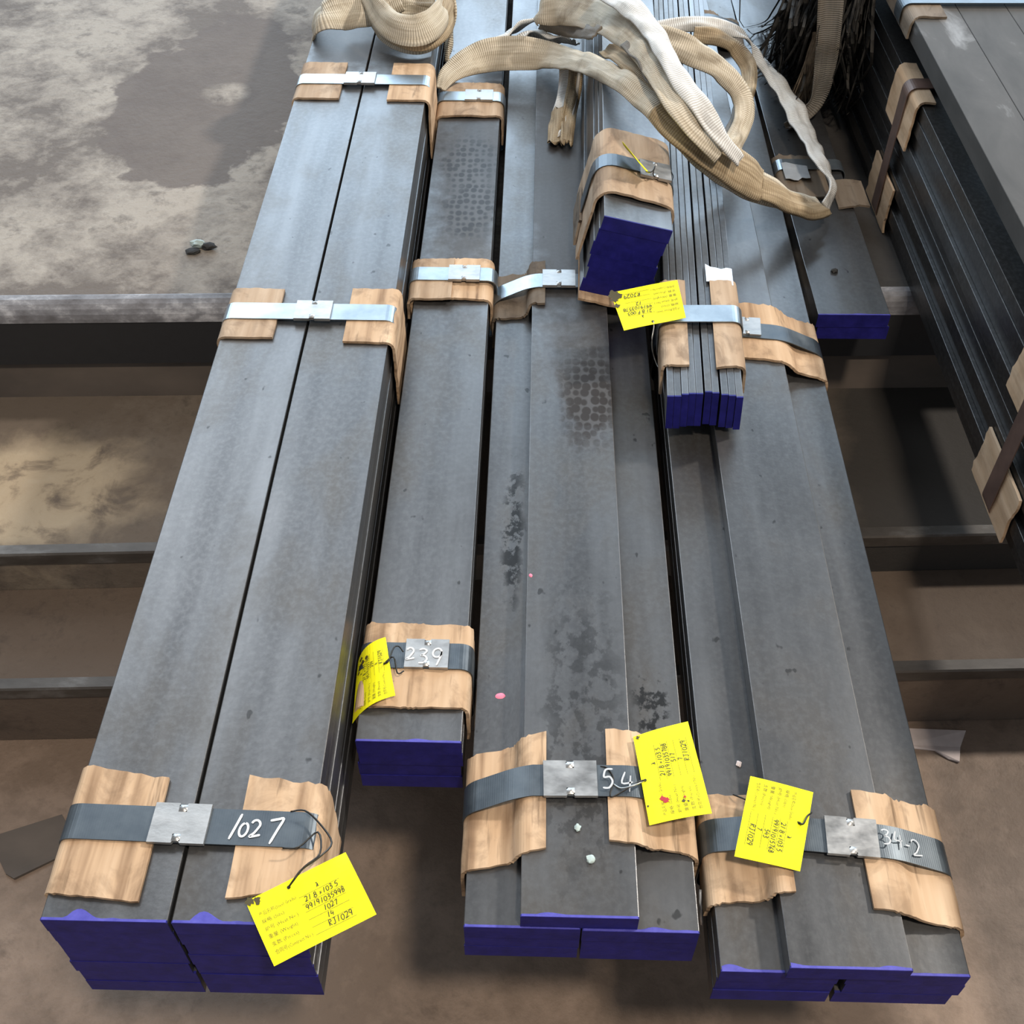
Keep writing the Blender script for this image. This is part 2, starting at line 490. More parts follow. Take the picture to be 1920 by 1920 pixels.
terrace('floor_ledge_middle', lambda x: lip(e_mid(x), e_slab(x) - .002, Z_MID), M['ledge_mid'])
terrace('floor_ledge_lower', lambda x: lip(e_low(x), e_mid(x) - .0005, Z_LOW), M['ledge_low'])

# ------------------------------------------------------------------ bars
_barmesh = {}
def bar_mesh(wd, th, ln, mat, bev=0.0009):
    key = (round(wd, 5), round(th, 5), round(ln, 4), mat.name)
    if key in _barmesh:
        return _barmesh[key]
    prof = []
    for cx, cz, a0 in ((wd - bev, bev, -90), (wd - bev, th - bev, 0), (bev, th - bev, 90), (bev, bev, 180)):
        for k in (0, 45, 90):
            a = math.radians(a0 + k)
            prof.append((cx + bev * math.cos(a), cz + bev * math.sin(a)))
    n = len(prof)
    vs = [(x, 0, z) for x, z in prof] + [(x, ln, z) for x, z in prof]
    fs = [tuple(range(n)), tuple(range(2 * n - 1, n - 1, -1))] + [(i, i + n, (i + 1) % n + n, (i + 1) % n) for i in range(n)]
    me = bpy.data.meshes.new('steel_bar')
    me.from_pydata(vs, [], fs)
    me.materials.append(mat)
    me.update()
    _barmesh[key] = me
    return me

def paint_cap(wd, th, top, seed):
    """blue paint skin over the sawn end, lapping onto the top in runs where top is true"""
    rnd = random.Random(seed)
    t0 = 0.0006
    vs, fs = [], []
    def box(x0, x1, y0, y1, z0, z1):
        i = len(vs)
        vs.extend([(x0, y0, z0), (x1, y0, z0), (x1, y1, z0), (x0, y1, z0), (x0, y0, z1), (x1, y0, z1), (x1, y1, z1), (x0, y1, z1)])
        fs.extend([tuple(i + k for k in f) for f in ((0, 3, 2, 1), (4, 5, 6, 7), (0, 1, 5, 4), (1, 2, 6, 5), (2, 3, 7, 6), (3, 0, 4, 7))])
    box(0.0001, wd - 0.0001, -t0, 0.0016, 0.0, th + 0.0001)
    me = bpy.data.meshes.new('painted_end')
    me.from_pydata(vs, [], fs)
    me.materials.append(M['blue'])
    lap = None
    if top:
        n = 30
        vs2, fs2 = [], []
        ph = rnd.random() * 6
        for k in range(n + 1):
            u = k / n
            d = 0.0017 + top * max(0.0, 0.75 * math.sin(ph + 7 * u) + 0.35 * math.sin(2.1 * ph + 15 * u) - .35)
            x = 0.001 + u * (wd - 0.002)
            vs2 += [(x, -t0, th - 0.0012), (x, -t0 * .4, th + 0.0005), (x, d, th + 0.0005), (x, d + .0006, th - 0.0002)]
        for k in range(n):
            for j in range(3):
                a = k * 4 + j
                fs2.append((a, a + 4, a + 5, a + 1))
        lap = bpy.data.meshes.new('paint_run')
        lap.from_pydata(vs2, [], fs2)
        lap.materials.append(M['blue_top'])
    return me, lap

def bar(x, y, z, wd, th, ln, mat, label, group, rot=(0, 0, 0), cap=True, top=0.0, seed=0, lift=None):
    o = bpy.data.objects.new('steel_bar', bar_mesh(wd, th, ln, mat))
    o.location = (x, y, z)
    o.rotation_euler = rot
    COL.objects.link(o)
    tag(o, label, 'steel bar', group)
    if cap:
        me, lap = paint_cap(wd, th, top, seed)
        c = bpy.data.objects.new('painted_end', me)
        COL.objects.link(c)
        c.parent = o
        c['label'] = 'blue painted sawn end'
        if lap:
            l = bpy.data.objects.new('paint_run', lap)
            COL.objects.link(l)
            l.parent = c
    return o

ORD = ['top', 'second', 'third', 'fourth', 'fifth', 'sixth', 'bottom']
W, T = 0.1035, 0.0218
SB = S + 0.0022
rj = random.Random(5)

# bundle marked 1027: two columns of seven
y1 = YZ(1727, SB + 7 * T, 200)
for c, (x0, side) in enumerate(((-0.3910, 'outer column facing the bare slab'), (-0.2842, 'column facing the bundle marked 239'))):
    for k in range(7):
        z = SB + (6 - k) * T
        dx = 0 if k == 0 else rj.uniform(-.0012, .0012) + (0.0012 if c and k > 1 else 0)
        dy = 0 if k == 0 else rj.uniform(-.0003, .0006)
        bar(x0 + dx, y1 + dy, z, W, T, 4.1, M['steel_b1'] if k == 0 else M['steel'],
            f'dark flat steel bar, {ORD[k]} layer of the 1027 bundle, {side}', 'bars of the bundle banded 1027',
            top=0.018 if k == 0 else 0, seed=c * 20 + k)
T1 = SB + 7 * T
# bundle marked 239: one column of four
TL4 = SB + 4 * T
y2 = YZ(1391, TL4, 765)
names4 = ['top', 'second', 'third', 'bottom']
for k in range(4):
    bar(-0.1665 + (0 if k == 0 else rj.uniform(-.002, .002)), y2 + (0 if k == 0 else rj.uniform(0, .0012)), SB + (3 - k) * T, W, T, 3.6,
        M['steel_b2'] if k == 0 else M['steel'], f'dark flat steel bar, {names4[k]} of four in the bundle banded 239', 'bars of the bundle banded 239',
        top=0.004 if k == 0 else 0, seed=50 + k)
# the two stepped bundles of seven
def stepped(xt, xl, xr, yt, yl, yr, mt, ml, mr, who, group, seed, sides):
    bar(xt, yt, SB + 3 * T, W, T, 4.1, mt, f'lone dark flat steel bar crowning {who}', group, top=0.004, seed=seed)
    for k in range(3):
        z = SB + (2 - k) * T
        bar(xl + (0 if k == 0 else rj.uniform(-.002, 0)), yl + (0 if k == 0 else rj.uniform(0, .0012)), z, W, T, 4.1, ml if k == 0 else M['steel'],
            f'flat bar, {["upper", "middle", "lowest"][k]} row of {who}, side {sides[0]}', group, top=0.007 if k == 0 else 0, seed=seed + 1 + k)
        bar(xr + (0 if k == 0 else rj.uniform(0, .002) - (.004 if k == 2 and xr - xl - W > .005 else 0)), yr + (0 if k == 0 else rj.uniform(0, .0012)), z, W, T, 4.1, mr if k == 0 else M['steel'],
            f'flat bar, {["upper", "middle", "lowest"][k]} row of {who}, side {sides[1]}', group, top=0.006 if k == 0 else 0, seed=seed + 5 + k)
y3 = YZ(1720, TL4, 1085)
y3l = YZ(1738, SB + 3 * T, 900)
stepped(-.0025, -.0525, .0522, y3, y3l, y3l - .001, M['steel_b3t'], M['steel_b3l'], M['steel_b3r'], 'the pink-dot bundle', 'bars of the stepped bundle with the pink dot', 70, ('by the 239 bundle', 'without the dot'))
y4 = YZ(1817, TL4, 1595)
stepped(.2258, .1710, .2812, y4, YZ(1822, SB + 3 * T, 1400), YZ(1830, SB + 3 * T, 1760), M['steel'], M['steel'], M['steel'], 'the stepped bundle beside the stack', 'bars of the stepped bundle beside the stack', 90, ('by the pink-dot bundle', 'facing the stack'))
TL3 = SB + 3 * T

# two bars low on the slab edge by the tall stack
yw6 = math.radians(0.75)
f6 = P(1529, 590, SB + 2 * T) + Vector((.004, 0, 0))
for k in range(2):
    bar(f6.x + .0035 * k, f6.y + .001 * k, SB + (1 - k) * T, W, T, 1.6, M['steel'], f'{["upper", "lower"][k]} bar of the short blue-ended pair between stepped bundle and stack', 'pair of bars beside the stack', rot=(0, 0, yw6), top=.003 * (1 - k), seed=120 + k)

# tilted six-bar bundle lying across the stepped bundles
roll5, yaw5 = math.radians(12.5), math.radians(-1.3)
W5, T5 = 0.0935, 0.0203
M5 = Matrix.Rotation(yaw5, 4, 'Z') @ Matrix.Rotation(roll5, 4, 'Y')
tl5 = P(1133, 405, 0.6140)
org5 = tl5 - (M5.to_3x3() @ Vector((0, 0, 6 * T5)))
names6 = ['top', 'second', 'third', 'fourth', 'fifth', 'lowest']
for k in range(6):
    off = M5.to_3x3() @ Vector((0 if k == 0 else rj.uniform(-.003, .003), 0 if k == 0 else rj.uniform(0, .001), (5 - k) * T5))
    bar(*(org5 + off), W5, T5, 2.6, M['steel'], f'steel bar, {names6[k]} of six in the tilted blue-ended bundle lying on top', 'bars of the tilted bundle lying on top', rot=M5.to_euler(), seed=140 + k)
def B5(x, y, z):
    """point in the tilted bundle's own frame (x across, y along, z up from its underside)"""
    return org5 + M5.to_3x3() @ Vector((x, y, z))

# thin flats standing on edge
rollf, yawf = math.radians(-3.0), math.radians(-2.6)
MF = Matrix.Rotation(yawf, 4, 'Z') @ Matrix.Rotation(rollf, 4, 'Y')
fl = P(1251, 743, 0.5378)
orgf = fl - MF.to_3x3() @ Vector((0, 0, .052))
tf = 0.0084
xs = 0
ordn = ['first', 'second', 'third', 'fourth', 'fifth', 'sixth', 'seventh', 'eighth', 'ninth', 'tenth']
for k in range(10):
    if k in (5, 7):
        xs += .0016
    dz = [0, -.0008, .0004, 0, -.001, .0003, -.0006, .0012, .0016, .001][k]
    off = MF.to_3x3() @ Vector((xs, [.000, .001, .003, .005, .006, .008, .007, .002, .000, -.002][k], dz))
    bar(*(orgf + off), tf, .052, 3.0, M['steel'], f'thin flat steel bar standing on edge, {ordn[k]} counted from the tilted bundle', 'thin bars standing on edge', rot=MF.to_euler(), seed=160 + k)
    xs += tf + .0003
WF = xs
def BF(x, y, z):
    return orgf + MF.to_3x3() @ Vector((x, y, z))

# tall stack at the side, red-oxide straps
yws = math.radians(1.2)
RS = Matrix.Rotation(yws, 3, 'Z')
os_ = Vector((0.592, 0.55, S)) + RS @ Vector((0, -.35, 0))
def BS(x, y, z):
    return os_ + RS @ Vector((x, y, z))
TS = 0.0216
lay = ['lowest', 'second', 'third', 'fourth', 'fifth', 'sixth', 'seventh', 'eighth', 'ninth', 'topmost']
for k in range(10):
    q = BS(rj.uniform(-.004, .004), 0, .0022 + k * TS)
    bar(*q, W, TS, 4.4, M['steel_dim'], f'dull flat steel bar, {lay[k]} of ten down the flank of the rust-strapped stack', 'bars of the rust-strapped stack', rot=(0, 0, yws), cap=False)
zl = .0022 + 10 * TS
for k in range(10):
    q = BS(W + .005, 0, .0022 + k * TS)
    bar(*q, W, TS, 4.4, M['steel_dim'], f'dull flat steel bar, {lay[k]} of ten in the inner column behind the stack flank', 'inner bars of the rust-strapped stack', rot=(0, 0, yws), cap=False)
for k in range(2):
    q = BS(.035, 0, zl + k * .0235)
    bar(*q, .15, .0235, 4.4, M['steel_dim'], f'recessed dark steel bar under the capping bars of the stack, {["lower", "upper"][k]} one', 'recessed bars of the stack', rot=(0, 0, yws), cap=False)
zt = zl + .047
for k in range(3):
    q = BS(-.004 + k * .0757, 0, zt)
    bar(*q, .075, .030, 4.4, M['steel_dust'], ['pale grey bar capping the stack, its scraped edge over the rust straps', 'pale grey bar in the middle of the three capping the stack', 'pale grey bar capping the stack, on its far side'][k], 'bars capping the stack', rot=(0, 0, yws), cap=False)
ztop = zt + .030

# ------------------------------------------------------------------ bands, seals, cardboard
def ring(path, yc, wd, mat, label, group=None, slope=0.0, out=0.0013, frame=None, cut=0.0075, name='steel_strap', sag=None):
    """closed strap round a bundle; path is counter-clockwise in (x, z)"""
    pp = chaikin(path, True, 3, 0.25, cut)
    n = len(pp)
    xc = sum(p[0] for p in pp) / n
    vs, fs = [], []
    for i, (x, z) in enumerate(pp):
        a, b = Vector(pp[i - 1]), Vector(pp[(i + 1) % n])
        t = (b - a).normalized()
        nx, nz = t.y, -t.x
        for h, yo in ((0, -wd / 2), (0, wd / 2), (out, wd / 2), (out, -wd / 2)):
            y = yc + slope * (x - xc) + yo + (sag(x, z) if sag else 0)
            q = (x + nx * h, y, z + nz * h)
            vs.append(frame(*q) if frame else q)
    for i in range(n):
        j = (i + 1) % n
        for k in range(4):
            fs.append((i * 4 + k, j * 4 + k, j * 4 + (k + 1) % 4, i * 4 + (k + 1) % 4))
    o = mesh_obj(name, vs, fs, mat)
    fix_normals(o)
    tag(o, label, 'strap', group)
    return o

def seal(parent, cx, cy, cz, wd, ln, rz=0.0, tilt=0.0, frame=None, mat=None):
    """crimped strap seal: plate with a notch in each long edge and a raised nib"""
    h, d, nw = 0.0028, wd * 0.055, ln * 0.075
    L, Wd = ln / 2, wd / 2
    out = [(-L, -Wd), (-nw, -Wd), (-nw * .7, -Wd + d), (nw * .7, -Wd + d), (nw, -Wd), (L, -Wd), (L, Wd), (nw, Wd), (nw * .7, Wd - d), (-nw * .7, Wd - d), (-nw, Wd), (-L, Wd)]
    n = len(out)
    rot = Matrix.Rotation(rz, 3, 'Z') @ Matrix.Rotation(tilt, 3, 'Y')
    def tr(v):
        q = Vector((cx, cy, cz)) + rot @ Vector(v)
        return frame(*q) if frame else q
    def crown(x, y):
        return 0.0007 * (1 - (y / Wd) ** 2)
    vs = [tr((x, y, -.0012)) for x, y in out] + [tr((x, y, h)) for x, y in out]
    fs = [tuple(range(n - 1, -1, -1)), tuple(range(n, 2 * n))] + [(i, (i + 1) % n, (i + 1) % n + n, i + n) for i in range(n)]
    o = mesh_obj('strap_seal', vs, fs, mat or M['seal'], parent)
    fix_normals(o)
    for s in (-1, 1):
        vv, ff = [], []
        for a in range(5):
            for b in range(5):
                x, y = -nw + 2 * nw * a / 4, s * (Wd - d * 2.4) + d * 1.6 * (b / 4 - .5) * 2
                hh = h + 0.0018 * math.sin(math.pi * a / 4) * math.sin(math.pi * b / 4)
                vv.append(tr((x, y, hh)))
        for a in range(4):
            for b in range(4):
                ff.append((a * 5 + b, (a + 1) * 5 + b, (a + 1) * 5 + b + 1, a * 5 + b + 1))
        mesh_obj('crimp_nib', vv, ff, M['seal'], o, smooth=True)
    o['label'] = 'bright crimped metal seal'
    return o

def pad(profile, ya, yb, label, mat='card', group='cardboard edge protectors', th=0.0038, seed=0, skew=0.0, ragged=0.004, frame=None, cut=0.005, curl=0.0, ny=8, taper=0.0):
    """folded corrugated cardboard: profile in (x, z) with its outside on the left of travel, swept along y"""
    rnd = random.Random(seed)
    pp = chaikin(profile, False, 3, 0.25, cut)
    res = [pp[0]]
    for q in pp[1:]:
        a, b = Vector(res[-1]), Vector(q)
        m = max(1, int((b - a).length / 0.006))
        for k in range(1, m + 1):
            res.append(tuple(a + (b - a) * k / m))
    n = len(res)
    x0 = res[0][0]
    ra = [rnd.uniform(-1, 1) for _ in range(8)]
    rb = [rnd.uniform(-1, 1) for _ in range(8)]
    vs, fs = [], []
    for i, (x, z) in enumerate(res):
        a, b = Vector(res[max(i - 1, 0)]), Vector(res[min(i + 1, n - 1)])
        t = (b - a).normalized()
        nx, nz = -t.y, t.x
        u = i / (n - 1)
        fa = sum(c * math.sin((k + 1) * 2.3 * u + k) / (1 + .8 * k) for k, c in enumerate(ra)) / 1.6 + 0.15 * rnd.uniform(-1, 1)
        fb = sum(c * math.sin((k + 1) * 2.1 * u + k * 2) / (1 + .8 * k) for k, c in enumerate(rb)) / 1.6 + 0.35 * rnd.uniform(-1, 1)
        for j in range(ny + 1):
            v = j / ny
            y = (ya + ragged * fa * (1 if ya < yb else 1) + taper * u) * (1 - v) + (yb + ragged * fb - taper * u) * v + skew * (x - x0)
            bump = 0.0009 * noise.noise(Vector((x * 60 + seed, y * 40, z * 60)))
            cu = curl * (max(0, abs(v - .5) - .25) / .25) ** 2
            for h in (0.0003, th):
                q = (x + nx * (h + bump + cu), y, z + nz * (h + bump + cu))
                vs.append(frame(*q) if frame else q)
    m = (ny + 1) * 2
    for i in range(n - 1):
        for j in range(ny):
            a = i * m + j * 2
            fs.append((a, a + m, a + m + 2, a + 2))
            fs.append((a + 1, a + 3, a + m + 3, a + m + 1))
        for j in (0, ny):
            a = i * m + j * 2
            fs.append((a, a + 1, a + m + 1, a + m))
    for i in (0, n - 1):
        for j in range(ny):
            a = i * m + j * 2
            fs.append((a, a + 2, a + 3, a + 1))
    o = mesh_obj('cardboard_pad', vs, fs, M[mat])
    fix_normals(o)
    tag(o, label, 'cardboard', group)
    return o

# hand lettering: single-stroke characters in a 0..0.6 x 0..1 box
def arc(cx, cy, rx, ry, a0, a1, n=10):
    return [(cx + rx * math.cos(math.radians(a0 + (a1 - a0) * k / n)), cy + ry * math.sin(math.radians(a0 + (a1 - a0) * k / n))) for k in range(n + 1)]
HAND = {
    '0': [arc(.28, .45, .24, .42, 100, 450, 14)],
    '1': [[(.36, 1.0), (.30, .55), (.22, .02)]],
    '2': [arc(.26, .72, .22, .24, 165, -30, 8) + [(.25, .25), (.04, .04), (.30, .08), (.58, .16)]],
    '3': [[(.05, .90), (.26, .98), (.46, .86), (.30, .62), (.16, .55), (.40, .50), (.50, .28), (.32, .06), (.06, .04)]],
    '4': [[(.22, .98), (.06, .42), (.55, .48)], [(.46, .80), (.38, .0)]],
    '5': [[(.50, .97), (.20, .93), (.12, .58), (.36, .60), (.48, .36), (.32, .08), (.06, .08)]],
    '6': [[(.42, 1.0), (.16, .62), (.08, .26), (.26, .03), (.46, .22), (.34, .46), (.12, .34)]],
    '7': [[(.08, .86), (.34, .93), (.52, .95), (.42, .55), (.28, .0)]],
    '8': [arc(.28, .74, .18, .22, 60, 420, 12), arc(.28, .27, .23, .26, 90, 450, 12)],
    '9': [arc(.26, .70, .20, .24, 20, 380, 12) + [(.44, .50), (.34, .02)]],
    'R': [[(.10, .0), (.14, .95), (.42, .90), (.44, .64), (.14, .52), (.50, .02)]],
    'J': [[(.10, .94), (.56, .94)], [(.36, .94), (.36, .18), (.20, .02), (.04, .16)]],
    'B': [[(.12, .0), (.14, .96), (.40, .90), (.36, .58), (.14, .52), (.46, .44), (.42, .10), (.12, .0)]],
    'x': [[(.08, .60), (.46, .12)], [(.46, .62), (.08, .10)]],
    '.': [[(.20, .02), (.26, .08)]],
    '-': [[(.10, .45), (.46, .47)]],
    'P': [[(.12, .0), (.14, .96), (.44, .86), (.40, .56), (.14, .50)]],
    'z': [[(.08, .95), (.34, .78), (.10, .10)], [(.30, .50), (.42, .62), (.36, .30), (.58, .26)]],
    ' ': [],
}
def strokes_mesh(text, x0, y0, h, lw, adv=0.66, slant=0.0, jit=0.0, seed=1):
    """flat brush strokes as (verts2d, faces)"""
    rnd = random.Random(seed)
    vs, fs = [], []
    x = x0
    for ch in text:
        dy = rnd.uniform(-1, 1) * jit
        for st in HAND[ch]:
            pts = catmull(st, 4) if len(st) > 2 else [tuple(st[0]), tuple((Vector(st[0]) + Vector(st[1])) / 2), tuple(st[1])]
            c = [Vector((x + (px + slant * py) * h, y0 + (py + dy) * h)) for px, py in pts]
            base = len(vs)
            for i, p in enumerate(c):
                tt = (c[min(i + 1, len(c) - 1)] - c[max(i - 1, 0)])
                tt = tt.normalized() if tt.length > 1e-9 else Vector((1, 0))
                nn = Vector((-tt.y, tt.x))
                ww = lw * (0.62 if i in (0, len(c) - 1) else 1.0) / 2
                vs += [p + nn * ww, p - nn * ww]
            for i in range(len(c) - 1):
                a = base + i * 2
                fs.append((a, a + 1, a + 3, a + 2))
        x += adv * h * (0.5 if ch in '. ' else 1.0)
    return vs, fs

def lettering(name, parent, surf, items, mat, lift=0.0004):
    """items: list of (verts2d, faces) laid on a surface function surf(u, v) -> (point, normal)"""
    vs, fs = [], []
    for v2, f2 in items:
        b = len(vs)
        for p in v2:
            q, nn = surf(p[0], p[1])
            vs.append(q + nn * lift)
        fs += [tuple(b + k for k in f) for f in f2]
    return mesh_obj(name, vs, fs, mat, parent)

# ---- bundle 1
g1 = 'straps of the bundle banded 1027'
xl1, xr1 = -0.3910, -0.1795
def rect(x0, x1, z0, z1, o):
    return [(x0 - o, z0 - .0006), (x1 + o, z0 - .0006), (x1 + o, z1 + o), (x0 - o, z1 + o)]
def front_pair(y_left, y_right, wl, wr, hl, hr, dn, labels, mats, seed, skewl=0.0, skewr=0.0, rag=.002):
    pad([(xl1 - .0015, T1 - dn), (xl1 - .0015, T1 + .0005), (xl1 + wl, T1 + .0005)], y_left - hl, y_left + hl, labels[0], mats[0], seed=seed, skew=skewl, ragged=rag)
    pad([(xr1 - wr, T1 + .0005), (xr1 + .0035, T1 + .0005), (xr1 + .0035, T1 - dn)], y_right - hr, y_right + hr, labels[1], mats[1], seed=seed + 1, skew=skewr, ragged=rag)
ys = YZ(1553, T1, 330)
pad([(xl1 - .0015, T1 - .08), (xl1 - .0015, T1 + .0005), (xl1 + .077, T1 + .0005)], YZ(1672, T1, 170), YZ(1442, T1, 240), 'streaky cardboard flap under the 1027 band, on the bare slab side', 'card', seed=1, skew=-.10, ragged=.004)
pad([(xr1 - .064, T1 + .0005), (xr1 + .004, T1 + .0005), (xr1 + .006, T1 - .085)], YZ(1690, T1, 520), YZ(1460, T1, 560), 'blotched cardboard flap under the 1027 band, at the hanging tag', 'card', seed=2, skew=-.02, ragged=.004, taper=.016)
st1 = ring(rect(xl1, xr1, SB, T1, .0050), ys, .0325, M['strap'], 'blued steel strap chalked 1027 round the two-column bundle', g1, slope=-.02)
zb1 = T1 + .0065
seal(st1, P(340, 1538, zb1).x, ys + .0005, zb1, .0365, .0485, rz=-.02)
def top_surf(z, ang=0.0, org=(0, 0)):
    ca, sa = math.cos(ang), math.sin(ang)
    return lambda u, v: (Vector((org[0] + u * ca - v * sa, org[1] + u * sa + v * ca, z)), Vector((0, 0, 1)))
p0 = P(418, 1568, zb1)
num = lettering('chalked_number', st1, top_surf(zb1 + .0001, -.03, (p0.x, ys - .0125)), [strokes_mesh('1', 0, 0, .024, .0022, slant=.15), strokes_mesh('0', .0115, .003, .0145, .0020, slant=.1), strokes_mesh('2', .0215, .003, .0165, .0020), strokes_mesh('7', .0335, -.002, .0245, .0022, slant=.1)], M['chalk'])
ym = YZ(591, T1, 590)
front_pair(ym, ym - .002, .066, .057, .050, .054, .10, ('flat pinkish cardboard pad at the middle strap of the 1027 bundle', 'bent cardboard pad hanging down the flank at the middle strap of the 1027 bundle'), ('card_dirty', 'card'), 3)
st = ring(rect(xl1, xr1, SB, T1, .0050), ym, .032, M['strap_light'], 'bright steel strap round the middle of the 1027 bundle', g1)
seal(st, P(587, 588, zb1).x, ym, zb1, .037, .046)
yb_ = YZ(155, T1, 690)
front_pair(yb_, yb_ - .002, .072, .062, .060, .062, .10, ('pale cardboard pad at the rear strap of the 1027 bundle, slab side', 'tan cardboard pad bent down the flank at the rear strap of the 1027 bundle'), ('card_dirty', 'card'), 5)
st = ring(rect(xl1, xr1, SB, T1, .0050), yb_, .032, M['strap_light'], 'bright steel strap round the far part of the 1027 bundle, near the coiled sling', g1)
seal(st, P(675, 150, zb1).x, yb_, zb1, .037, .050)

# ---- bundle 2
xl2, xr2 = -0.1665, -0.0630
g2 = 'straps of the bundle banded 239'
def saddle(yc, ha, hb, dnl, dnr, label, mat, seed):
    pad([(xl2 - .002, TL4 - dnl), (xl2 - .002, TL4 + .001), (xl2 + .05, TL4 + .0025), (xr2 + .002, TL4 + .001), (xr2 + .002, TL4 - dnr)], yc - ha, yc + hb, label, mat, seed=seed, ragged=.004)
y239 = YZ(1237, TL4, 800)
saddle(y239, .060, .042, .04, .055, 'cardboard saddle over the bar end under the 239 band', 'card', 11)
st2 = ring(rect(xl2, xr2, SB, TL4, .0062), y239, .0315, M['strap'], 'dark steel strap with seal chalked 239', g2)
zb2 = TL4 + .0078
seal(st2, P(800, 1236, zb2).x, y239 + .001, zb2, .035, .0445)
p0 = P(758, 1255, zb2 + .003)
lettering('chalked_number', st2, top_surf(zb2 + .0030, -.02, (p0.x, y239 - .009)), [strokes_mesh('2', 0, .001, .0155, .0018), strokes_mesh('3', .0125, -.003, .0185, .0018), strokes_mesh('9', .0245, -.005, .0225, .0018, slant=.1)], M['chalk'])
ya2 = YZ(527, TL4, 855)
saddle(ya2, .046, .044, .05, .05, 'cardboard saddle at the middle strap of the 239 bundle', 'card', 13)
pad([(xl2 - .0062, TL4 - .03), (xl2 - .0062, TL4 + .0046), (xl2 + .052, TL4 + .0062)], ya2 - .050, ya2 + .042, 'second layer of streaked cardboard over the saddle of the 239 bundle', 'card_dirty', seed=14)
st = ring(rect(xl2, xr2, SB, TL4, .0100), ya2 + .002, .030, M['strap_light'], 'bright steel strap over doubled cardboard on the single-column 239 bundle', g2)
seal(st, P(870, 522, TL4 + .0115).x, ya2 + .002, TL4 + .0115, .034, .044)
yz2 = YZ(190, TL4, 888)
saddle(yz2, .060, .055, .05, .05, 'creased cardboard saddle at the rear strap of the 239 bundle', 'card_dirty', 15)
st = ring(rect(xl2, xr2, SB, TL4, .0065), yz2 + .004, .031, M['strap_light'], 'bright steel strap round the 239 bundle, beside the sling end', g2)
seal(st, P(898, 182, TL4 + .008).x, yz2 + .004, TL4 + .008, .035, .048)

# ---- bundles 3 and 4 (stepped)
def stepped_ring(xt, xl, xr, yc, wd, mat, label, group, o=.0045, slope=0.0, sag=None):
    path = [(xl - o, SB - .0006), (xr + W + o, SB - .0006), (xr + W + o, TL3 + o), (xt + W + o * .7, TL4 + o), (xt - o * .7, TL4 + o), (xl - o, TL3 + o)]
    return ring(path, yc, wd, mat, label, group, slope, sag=sag)
def left_pad(xt, xl, ya, yb, over, dn, label, mat, seed, **k):
    pad([(xl - .002, TL3 - dn), (xl - .002, TL3 + .0005), (xt - .006, TL3 + .002), (xt - .001, TL4 + .0005), (xt + over, TL4 + .0005)], ya, yb, label, mat, seed=seed, **k)
def right_pad(xt, xr, ya, yb, over, dn, label, mat, seed, **k):
    pad([(xt + W - over, TL4 + .0005), (xt + W + .002, TL4 + .0008), (xt + W + .018, TL3 + .009), (xr + W - .006, TL3 + .003), (xr + W + .002, TL3 + .0005), (xr + W + .002, TL3 - dn)], ya, yb, label, mat, seed=seed, **k)
x3t, x3l, x3r = -.0025, -.0525, .0522
g3 = 'straps of the stepped bundle with the pink dot'
y3s = YZ(1468, TL4, 1065)
left_pad(x3t, x3l, YZ(1615, TL4, 950), YZ(1400, TL4, 960), .022, .055, 'creased cardboard wrap at the front strap of the pink-dot bundle, towards the 239 bundle', 'card', 21, skew=.18, ragged=.004)
right_pad(x3t, x3r, YZ(1578, TL4, 1200), YZ(1368, TL4, 1180), .024, .04, 'torn cardboard wrap under the tag of the pink-dot bundle', 'card', 22, skew=-.10, ragged=.004)
st3 = stepped_ring(x3t, x3l, x3r, y3s, .0325, M['strap'], 'dark steel strap with worn chalk figures round the pink-dot bundle', g3, o=.0055, sag=lambda x, z: -.16 * max(0, .015 - x))
zb3 = TL4 + .0070
seal(st3, P(1069, 1463, zb3).x, y3s, zb3, .037, .0505, rz=0.02)
p0 = P(1128, 1492, zb3)
lettering('chalked_number', st3, lambda u, v: (Vector((p0.x + u, y3s - .012 + v, zb3 + .0022 - max(0, p0.x + u - (x3t + W)) * .42)), Vector((0, 0, 1))), [strokes_mesh('5', 0, .001, .022, .0019), strokes_mesh('4', .018, -.001, .021, .0017)], M['chalk_worn'])
y3m = YZ(532, TL4, 1030)
left_pad(x3t, x3l, y3m - .060, y3m + .045, .018, .05, 'greyish cardboard wrap at the middle strap of the pink-dot bundle', 'card_grey', 23, ragged=.010, skew=.1)
st = stepped_ring(x3t, x3l, x3r, y3m, .031, M['strap_light'], 'bright steel strap round the pink-dot bundle, in front of the tilted bundle', g3, o=.0055, sag=lambda x, z: -.12 * max(0, .015 - x))
seal(st, P(1048, 527, zb3).x, y3m + .002, zb3, .037, .046)

x4t, x4l, x4r = .2258, .1710, .2812
g4 = 'straps of the stepped bundle beside the stack'
y4s = YZ(1575, TL4, 1590)
left_pad(x4t, x4l, YZ(1672, TL4, 1420), YZ(1472, TL4, 1400), .014, .03, 'curling cardboard wrap half hidden by the tag beside the stepped bundle seal', 'card', 31, ragged=.006, skew=.03)
right_pad(x4t, x4r, YZ(1705, TL4, 1700), YZ(1485, TL4, 1640), .024, .035, 'dark-streaked cardboard wrap at the front strap, facing the torn paper on the floor', 'card', 32, ragged=.004, skew=-.10)
st4 = stepped_ring(x4t, x4l, x4r, y4s, .0325, M['strap'], 'dark steel strap with scuffed seal round the front of the stepped bundle by the stack', g4, o=.0055, slope=-.075)
seal(st4, P(1596, 1568, zb3).x, y4s - .001, zb3, .037, .0465, rz=-.07)
p0 = P(1657, 1600, zb3)
